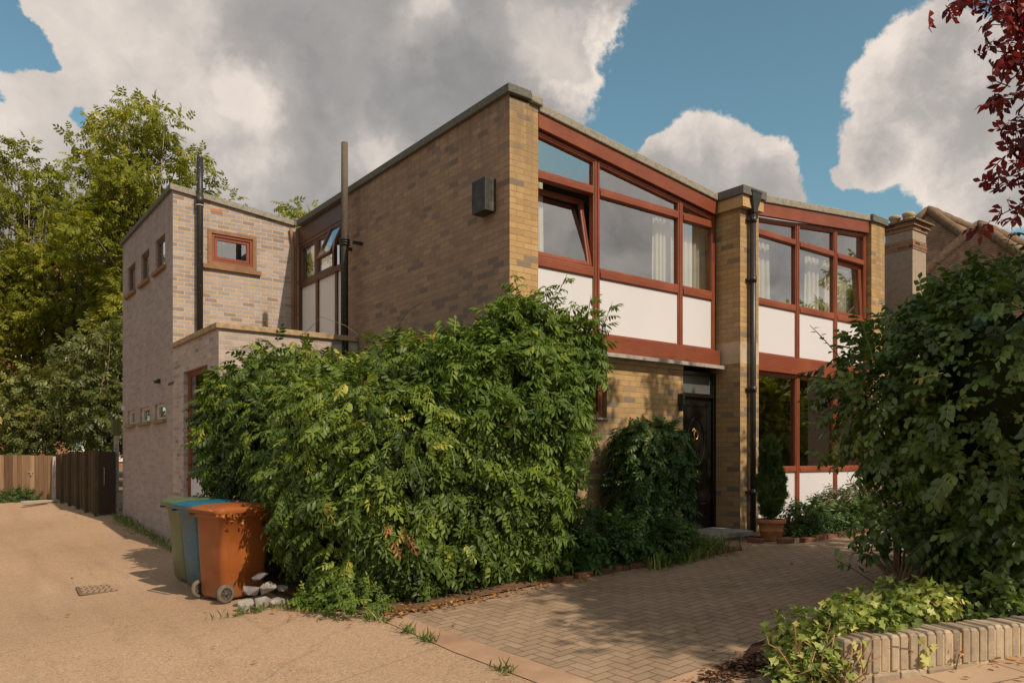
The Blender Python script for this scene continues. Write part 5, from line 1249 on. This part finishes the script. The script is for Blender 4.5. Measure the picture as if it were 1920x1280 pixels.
# trees across the street, seen as reflections in the windows
for i, (x, y, rx, h) in enumerate([(19.5, -11.5, 2.2, 4.6), (24, -12.5, 2.8, 6.2), (28.5, -12.5, 3.2, 9.5), (34, -14, 4.0, 12.0), (27, -19, 4.5, 7.0), (21, -17, 3.6, 5.4)]):
    tree('street_tree', ['low round street tree mirrored in the glass right beside the pier', 'middling street tree mirrored in the first tall ground floor pane', 'taller street tree mirrored in the second tall pane and the casement above', 'tallest tree across the street mirrored in the far top light', 'broad tree standing furthest back across the street', 'wide low tree second in the back row across the street'][i], (x, y, .5), h, (x, y, h * .52, rx, rx, h * .46), .22, LEAF_TREE, BARK, 70, 70, 221 + i, group='trees across the street', cl=(.7, 1.3), scale=1.5)

# ------------------------------------------------------------------ lane end: gate fence, pier, dark panels, gate
def mat_boards(name, stops):
    m, nt = new_mat(name); T = NT(nt)
    a = T.n('ShaderNodeAttribute', attribute_name='rnd').outputs['Fac']; pos = T.n('ShaderNodeNewGeometry').outputs['Position']
    c = T.ramp(T.m('ADD', a, T.m('MULTIPLY', T.m('SUBTRACT', T.noise(T.n('ShaderNodeVectorMath', {0: pos, 1: (14, 14, .8)}, operation='MULTIPLY').outputs[0], 2.0, 5), .5), .9), clamp=True), stops)
    T.out(T.bsdf(c, .85, .15)); return m
def set_rnd(o, per, seed):
    r = np.random.default_rng(seed); n = len(o.data.vertices); v = np.repeat(r.uniform(0, 1, n // per + 1), per)[:n]
    at = o.data.attributes.new('rnd', 'FLOAT', 'POINT'); at.data.foreach_set('value', v.astype(np.float32))
FENCEW = mat_wood('pale_fence', (.34, .20, .105), (.46, .29, .16), 1, .85, .15)
FENCED = mat_wood('dark_fence', (.050, .036, .022), (.095, .067, .039), 1, .85, .15)
g0 = Vector((-3.06, 15.75)); g1 = Vector((-7.6, 18.95)); dd = (g1 - g0).normalized(); an = math.atan2(dd.y, dd.x)
fz = gz(g0.x, g0.y)
fe = thing('timber_gate', 'pale timber boarded gate closing the end of the lane', 'gate', (g0.x, g0.y, fz), an)
m = MB(); rr = random.Random(4)
for i in range(50):
    x = i * .112; top = 1.15 + rr.uniform(-.008, .008)
    m.box(x, x + .104, -.012 + rr.uniform(-.003, .003), .012, .02 + (.05 if rr.random() < .1 else 0), top)
set_rnd(m.build('boards', mat_boards('weathered_boards', [(0, (.10, .058, .034)), (.4, (.175, .105, .06)), (.8, (.24, .15, .085)), (1, (.32, .21, .125))]), fe, local=True), 8, 6)
for z_ in (.25, .85):
    m = MB(); m.box(0, 5.5, -.06, -.016, z_, z_ + .08); m.build('rail', FENCEW, fe, local=True)
m = MB(); m.box(.46, .60, .013, .035, .70, .725); m.box(.50, .53, .013, .05, .62, .73); m.build('latch', LEAD, fe, local=True)
bp = MB(); bp.box(-3.07, -2.78, 15.55, 15.83, .3, 1.60); bp = bp.build('brick_gate_pier', BRICK_PORCH, loc=(-2.93, 15.7, .4)); tag(bp, 'slim brick pier between the pale gate and the dark fence', 'pier')
dfn = thing('dark_fence', 'dark stained timber fence panels along the lane', 'fence', (-2.69, 11.45, gz(-2.69, 11.45)))
y0, y1, x0, x1 = 11.45, 15.4, -2.69, -3.03
for i in range(5):
    t0, t1 = i / 5, (i + 1) / 5
    ya, yb = y0 + (y1 - y0) * t0, y0 + (y1 - y0) * t1; xa, xb = x0 + (x1 - x0) * t0, x0 + (x1 - x0) * t1
    m = MB(); nb = 6
    for k in range(nb):
        s0, s1 = k / nb, (k + .94) / nb; p0 = (xa + (xb - xa) * s0, ya + (yb - ya) * s0); p1 = (xa + (xb - xa) * s1, ya + (yb - ya) * s1)
        z_ = gz(p0[0], p0[1]); tp = 1.72 - .022 * (p0[1] - y0) + rr.uniform(-.01, .01); off = .012 * (k % 2)
        m.add([(p0[0] + off, p0[1], z_ + .05), (p1[0] + off, p1[1], z_ + .05), (p1[0] + off, p1[1], tp), (p0[0] + off, p0[1], tp), (p0[0] + off + .02, p0[1], z_ + .05), (p1[0] + off + .02, p1[1], z_ + .05), (p1[0] + off + .02, p1[1], tp), (p0[0] + off + .02, p0[1], tp)], [(0, 1, 2, 3), (7, 6, 5, 4), (3, 2, 6, 7), (0, 3, 7, 4), (1, 5, 6, 2)])
    m.build('panel', FENCED, dfn)
    m = MB(); m.box(xa - .045, xa + .03, ya - .045, ya + .045, gz(xa, ya) - .02, 1.74 - .022 * (ya - y0)); m.build('post', FENCED, dfn)
dg = MB(); dg.box(-2.66, -2.32, 11.40, 11.45, gz(-2.5, 11.4) + .03, 1.70)
dgo = thing('side_gate', 'nearly black narrow gate between the dark fence and the house', 'gate', (-2.5, 11.42, gz(-2.5, 11.42)))
dg.build('door_leaf', mat_wood('black_gate_wood', (.03, .018, .014), (.05, .03, .022), 1, .6, .2), dgo)
m = MB(); m.tube([(-2.55, 11.39, .95), (-2.55, 11.36, 1.0), (-2.55, 11.36, 1.3), (-2.55, 11.39, 1.35)], .008, 6); m.build('pull_handle', LEAD, dgo)
m = MB(); m.box(-2.32, -2.235, 11.5, 11.62, .2, 2.05); o = m.build('brick_gate_post', BRICK_PORCH, loc=(-2.28, 11.5, .3)); tag(o, 'slim toothed brick post right of the black side gate', 'post')
m = MB(); m.box(-2.36, -2.20, 11.48, 11.7, 2.06, 2.42); o = m.build('meter_box', mat_plain('olive_board', (.08, .075, .025), (.11, .10, .035), 5, .7), loc=(-2.28, 11.5, 2.06)); tag(o, 'olive green board on top of the slim brick post', 'board')
for i, (x, y, w) in enumerate([(-2.95, 14.9, .5), (-3.2, 14.5, .35)]):
    m = MB(); m.box(-w, w, -.06, .06, 0, .05); o = m.build('loose_plank', mat_plain('grey_plank', (.30, .27, .24), (.40, .36, .32), 8, .9), bevel=.005); o.location = (x - .35, y, gz(x, y) + .01 + .05 * i); o.rotation_euler = (0, .02, rad(24 + 14 * i)); tag(o, ['grey plank lying against the foot of the dark fence', 'shorter grey plank lying across the longer one'][i], 'plank')
low_plant('ground_weed', 'dark weed clump at the foot of the pale timber gate', 'weed', (-3.7, 15.9, gz(-3.7, 15.9)), [((-3.75, 15.95, gz(-3.7, 15.9) + .08), (.5, .16, .14), 2.2)], LEAF_DARK, PINNATE_SMALL, 240, 231, core=0, out=.8, down=0, amp=.04, inner=.04)

# flats glimpsed behind the trees
fl_ = thing('apartment_block', 'orange brick block of flats glimpsed through the trees at the left', 'building', (-8, 40, 1))
m = MB()
for i in range(3): pass
holes = []
for fl2 in range(4):
    for k in range(4): holes.append((-7.5 + k * 2.6, -6.1 + k * 2.6, 1.9 + fl2 * 2.7, 3.2 + fl2 * 2.7))
mbw = MB(); wall_grid(mbw, 'y', 40.0, -8.5, 3.0, .3, lambda u: 12.2, holes, .2, 1); mbw.quad((3, 40, .3), (3, 50, .3), (3, 50, 12.2), (3, 40, 12.2)); mbw.build('wall', BRICK_RED, fl_)
m = MB()
for fl2 in range(4): m.box(-8.5, 3.0, 39.9, 40.02, 1.35 + fl2 * 2.7, 1.6 + fl2 * 2.7)
m.build('band', PANEL, fl_)
for h_ in holes:
    m = MB(); m.box(h_[0], h_[1], 40.1, 40.16, h_[2], h_[2] + .12); m.box(h_[0], h_[1], 40.1, 40.16, h_[3] - .12, h_[3])
    for x in (h_[0], (h_[0] + h_[1]) / 2 - .05, h_[1] - .1): m.box(x, x + .1, 40.098, 40.158, h_[2] + .12, h_[3] - .12)
    w_ = m.build('window', PANEL, fl_)
    g = MB(); g.quad((h_[0], 40.14, h_[2]), (h_[1], 40.14, h_[2]), (h_[1], 40.14, h_[3]), (h_[0], 40.14, h_[3])); g.build('pane', GLASS_LOW, w_)

# ------------------------------------------------------------------ neighbour's house
nb_ = thing('neighbour_house', 'neighbouring tiled roof house with a roughcast chimney beyond the right bay', 'house', (12, 1, .6))
ROUGH = mat_plain('roughcast', (.28, .225, .18), (.35, .285, .23), 30, .95, .1, .8, 90, dirt=.3)
BR_OLD = mat_brick('old_chimney_brick', [(0, (.06, .04, .03)), (.4, (.20, .09, .05)), (1, (.34, .17, .09))], (.40, .33, .25))
cx0, cy0, cw, cd = 9.824, -.196, .57, .54
m = MB()
m.box(cx0, cx0 + cw, cy0, cy0 + cd, 2.5, 5.69); m.box(cx0, cx0 + cw, cy0, cy0 + cd, 5.87, 6.06)
ch = m.build('chimney', ROUGH, nb_)
m = MB(); m.box(cx0 - .012, cx0 + cw + .012, cy0 - .012, cy0 + cd + .012, 5.69, 5.87); m.box(cx0 - .02, cx0 + cw + .02, cy0 - .02, cy0 + cd + .02, 6.06, 6.14); m.box(cx0 - .06, cx0 + cw + .06, cy0 - .06, cy0 + cd + .06, 6.14, 6.22); m.build('brick_band', BR_OLD, ch)
TILEC = mat_plain('old_tile', (.13, .085, .055), (.21, .145, .095), 16, .9, .15, .5, 60, dirt=.4)
m = MB(); m.box(cx0 - .12, cx0 + cw + .12, cy0 - .12, cy0 + cd + .12, 6.22, 6.255); m.loft([sq(cx0 + cw / 2, cy0 + cd / 2, cw / 2 + .04, cd / 2 + .04, 6.255), sq(cx0 + cw / 2, cy0 + cd / 2, cw / 2 - .1, cd / 2 - .1, 6.33)], smooth=False); m.build('chimney_cap', TILEC, ch)
for (ax_, ay_) in ((.15, .15), (.15, .42), (.44, .28)):
    m = MB(); m.lathe([(.08, 6.28), (.085, 6.36), (.10, 6.37), (.115, 6.40), (.115, 6.44), (.095, 6.45), (.08, 6.44), (.075, 6.34)], 18, (cx0 + ax_, cy0 + ay_, 0)); m.build('chimney_pot', mat_plain('pale_pot', (.36, .26, .16), (.44, .33, .21), 8, .9), ch)
def mat_tiles():
    m, nt = new_mat('plain_tiles'); T = NT(nt)
    pos = T.n('ShaderNodeNewGeometry').outputs['Position']; z = T.n('ShaderNodeSeparateXYZ', {0: pos}).outputs[2]
    fr_ = T.m('FRACT', T.m('DIVIDE', z, .062))
    rn = T.noise(pos, 7, 5, .7)
    c = T.ramp(rn, [(.3, (.14, .085, .055)), (.5, (.24, .15, .095)), (.7, (.33, .22, .14))])
    c = T.mix(T.mapr(fr_, .0, .28, .8, 0), c, (.04, .028, .02))
    T.out(T.bsdf(c, .9, .15, T.bump(fr_, .8, .02))); return m
TILES = mat_tiles()
def hip_roof(apex, ridge, a, bl, br, h):
    ax_, ay_, az_ = apex; m = MB()
    e = [(ax_ - a, ay_ - bl, az_ - h), (ax_ - a, ay_ + br, az_ - h), (ax_ + ridge + a, ay_ + br, az_ - h), (ax_ + ridge + a, ay_ - bl, az_ - h)]
    r0, r1 = (ax_, ay_, az_), (ax_ + ridge, ay_, az_)
    m.add(e + [r0, r1], [(0, 4, 1), (1, 4, 5, 2), (2, 5, 3), (3, 5, 4, 0)]); ro = m.build('roof', TILES, nb_)
    for p, q in ((r0, r1), (r0, e[0]), (r0, e[1])):
        t_ = MB(); n_ = 18; pts = []; rs = []
        for i in range(n_ + 1):
            pts.append(tuple(Vector(p).lerp(Vector(q), i / n_) + Vector((0, 0, .02)))); rs.append(.10 + .014 * (i % 2))
        t_.tube(pts, rs, 8); t_.build('ridge_tile', TILEC, ro)
hip_roof((13.2, 1.0, 7.40), 5.5, 1.6, 3.6, 3.6, 3.4)
hip_roof((12.0, -.55, 6.45), 4.0, 1.1, 2.4, 2.4, 2.3)
m = MB(); m.box(10.9, 18, -3.0, 4.5, .5, 4.05); m.build('wall', ROUGH, nb_)

# ------------------------------------------------------------------ world, sun, camera
SUN_D = Vector((-.14, 1.0, -.92)).normalized()      # travel direction of the light
elev = math.asin(-SUN_D.z); toward = -SUN_D
w = bpy.data.worlds.new('World'); scene.world = w; w.use_nodes = True
nt = w.node_tree; nt.nodes.clear(); T = NT(nt)
sky = T.n('ShaderNodeTexSky', sky_type='NISHITA', sun_disc=False, sun_elevation=elev, sun_rotation=math.atan2(toward.x, toward.y), air_density=1.0, dust_density=1.5, ozone_density=1.5)
skyc = T.mix(1.0, sky.outputs[0], (1.16, 1.44, 1.17), 'MULTIPLY')
dirv = T.n('ShaderNodeTexCoord').outputs['Generated']
f_, yh_, th_ = 1426.0, 858.0, math.atan(1087 / 1426)
def skydir(px, py):
    u, v = (px - 960) / f_, (yh_ - py) / f_
    return Vector((math.sin(th_) + u * math.cos(th_), math.cos(th_) - u * math.sin(th_), v)).normalized()
warp = T.n('ShaderNodeVectorMath', {0: T.n('ShaderNodeVectorMath', {0: T.noise(dirv, 7.0, 8, .6, out=1), 1: (.5, .5, .5)}, operation='SUBTRACT').outputs[0], 1: (.09, .09, .09)}, operation='MULTIPLY').outputs[0]
dw = T.n('ShaderNodeVectorMath', {0: dirv, 1: warp}, operation='ADD').outputs[0]
fb = T.noise(dirv, 5.0, 12, .62)
def chain(blobs):
    acc = None
    for px, py, r in blobs:
        v = skydir(px, py) if not isinstance(px, Vector) else px
        d = T.n('ShaderNodeVectorMath', {0: dw, 1: tuple(v)}, operation='DISTANCE').outputs['Value']
        k = T.m('SUBTRACT', 1.0, T.m('DIVIDE', d, r))
        acc = k if acc is None else T.m('SMOOTH_MAX', acc, k, .12)
    return acc
grey = chain([(580, 90, .27), (300, 260, .20), (800, 40, .19), (985, -20, .085), (430, 420, .20), (-220, 560, .20), (720, 280, .13), (120, 450, .12), (900, -130, .16), (500, -200, .3), (240, 90, .085), (105, 30, .05), (1040, 95, .035), (60, 290, .07)])
white = chain([(1330, 320, .078), (1410, 350, .065), (1250, 305, .045), (1740, 190, .085), (1840, 240, .10), (1660, 270, .055), (1780, 110, .055), (1960, 150, .10), (700, 290, .035), (1900, 330, .07)])
other = T.m('MULTIPLY', T.m('SUBTRACT', T.noise(dirv, 2.4, 8, .6), .46), 2.4)
fwd_ = T.n('ShaderNodeVectorMath', {0: dirv, 1: tuple(skydir(960, 500))}, operation='DOT_PRODUCT').outputs['Value']
other = T.m('SUBTRACT', other, T.mapr(fwd_, .35, .7, 0, 2.0))
nz = T.m('ADD', T.m('MULTIPLY', T.m('SUBTRACT', fb, .5), .95), T.m('MULTIPLY', T.m('SUBTRACT', T.noise(dirv, 30.0, 9, .68), .5), .5))
dg_ = T.m('ADD', grey, nz); dw_ = T.m('ADD', white, T.m('MULTIPLY', nz, .75)); do_ = T.m('ADD', other, T.m('MULTIPLY', nz, .6))
dens = T.m('MAXIMUM', T.m('MAXIMUM', dg_, dw_), do_)
holes = chain([(14, 95, .060), (70, 125, .030), (0, 10, .045), (150, 212, .028), (-30, 170, .04)])
dens = T.m('SUBTRACT', dens, T.m('MULTIPLY', T.m('MAXIMUM', T.m('ADD', holes, -.08), 0.0), .9))
mask = T.mapr(dens, -.01, .10, 0, 1, True)
# brightness inside the clouds: sunlit near the edges and on billows, grey in the thick parts
bil = T.noise(dw, 6.0, 10, .58, .35); big_ = T.noise(dw, 2.6, 5, .55, .2)
warp2 = T.n('ShaderNodeVectorMath', {0: T.n('ShaderNodeVectorMath', {0: T.noise(dirv, 3.6, 6, .6, out=1), 1: (.5, .5, .5)}, operation='SUBTRACT').outputs[0], 1: (.30, .30, .30)}, operation='MULTIPLY').outputs[0]
dw_keep = dw; dw = T.n('ShaderNodeVectorMath', {0: dw, 1: warp2}, operation='ADD').outputs[0]
patches = chain([(130, 80, .19), (40, 220, .13), (420, 130, .07), (690, 280, .07), (1060, 60, .09), (300, 330, .12), (830, 40, .06)])
dw = dw_keep
lit_g = T.m('ADD', T.m('ADD', T.mapr(dg_, .0, .30, .80, .36, True), T.m('MULTIPLY', T.m('SUBTRACT', bil, .52), .95)), T.m('ADD', T.mapr(patches, -.30, .8, 0, .60, True), T.m('MULTIPLY', T.m('SUBTRACT', big_, .52), 1.25)), clamp=True)
up_ = T.n('ShaderNodeSeparateXYZ', {0: dirv}).outputs[2]
lit_w = T.m('ADD', T.mapr(dw_, .0, .7, .85, .5, True), T.m('MULTIPLY', T.m('SUBTRACT', bil, .5), 1.9), clamp=True)
isw = T.m('GREATER_THAN', T.m('MAXIMUM', dw_, do_), dg_)
lit = T.mix(T.mapr(T.m('SUBTRACT', T.m('MAXIMUM', dw_, do_), dg_), -.1, .1), lit_g, lit_w)
cloud = T.ramp(T.n('ShaderNodeSeparateColor', {0: lit}).outputs[0], [(0, (.225, .228, .230)), (.25, (.305, .298, .294)), (.6, (.41, .385, .370)), (1, (.74, .66, .60))])
cloud = T.mix(1.0, cloud, T.mix(T.noise(dw, 15.0, 8, .6), (8.9, 8.9, 8.9), (13.1, 12.9, 12.6)), 'MULTIPLY')
final = T.mix(mask, skyc, cloud)
bg = T.n('ShaderNodeBackground', {0: final, 1: .1})
wo = nt.nodes.new('ShaderNodeOutputWorld'); nt.links.new(bg.outputs[0], wo.inputs[0])

sl = bpy.data.lights.new('sun', 'SUN'); sl.energy = 4.7; sl.angle = rad(.5); sl.color = (1.0, .84, .645)
so = bpy.data.objects.new('sun', sl); COL.objects.link(so); so.rotation_euler = SUN_D.to_track_quat('-Z', 'Y').to_euler()
so.location = (0, -20, 20)

cam = bpy.data.cameras.new('camera'); co = bpy.data.objects.new('camera', cam); COL.objects.link(co)
co.location = (-5.5518, -7.3361, 1.56); co.rotation_euler = (rad(90), 0, -th_)
cam.sensor_width = 36; cam.sensor_fit = 'HORIZONTAL'; cam.lens = 36 * 1426 / 1920; cam.shift_y = 218 / 1920
cam.clip_start = .05; cam.clip_end = 3000
scene.camera = co
scene.view_settings.view_transform = 'Standard'; scene.view_settings.look = 'None'; scene.view_settings.exposure = 0; scene.view_settings.gamma = 1
scene.cycles.max_bounces = 8; scene.cycles.transparent_max_bounces = 16
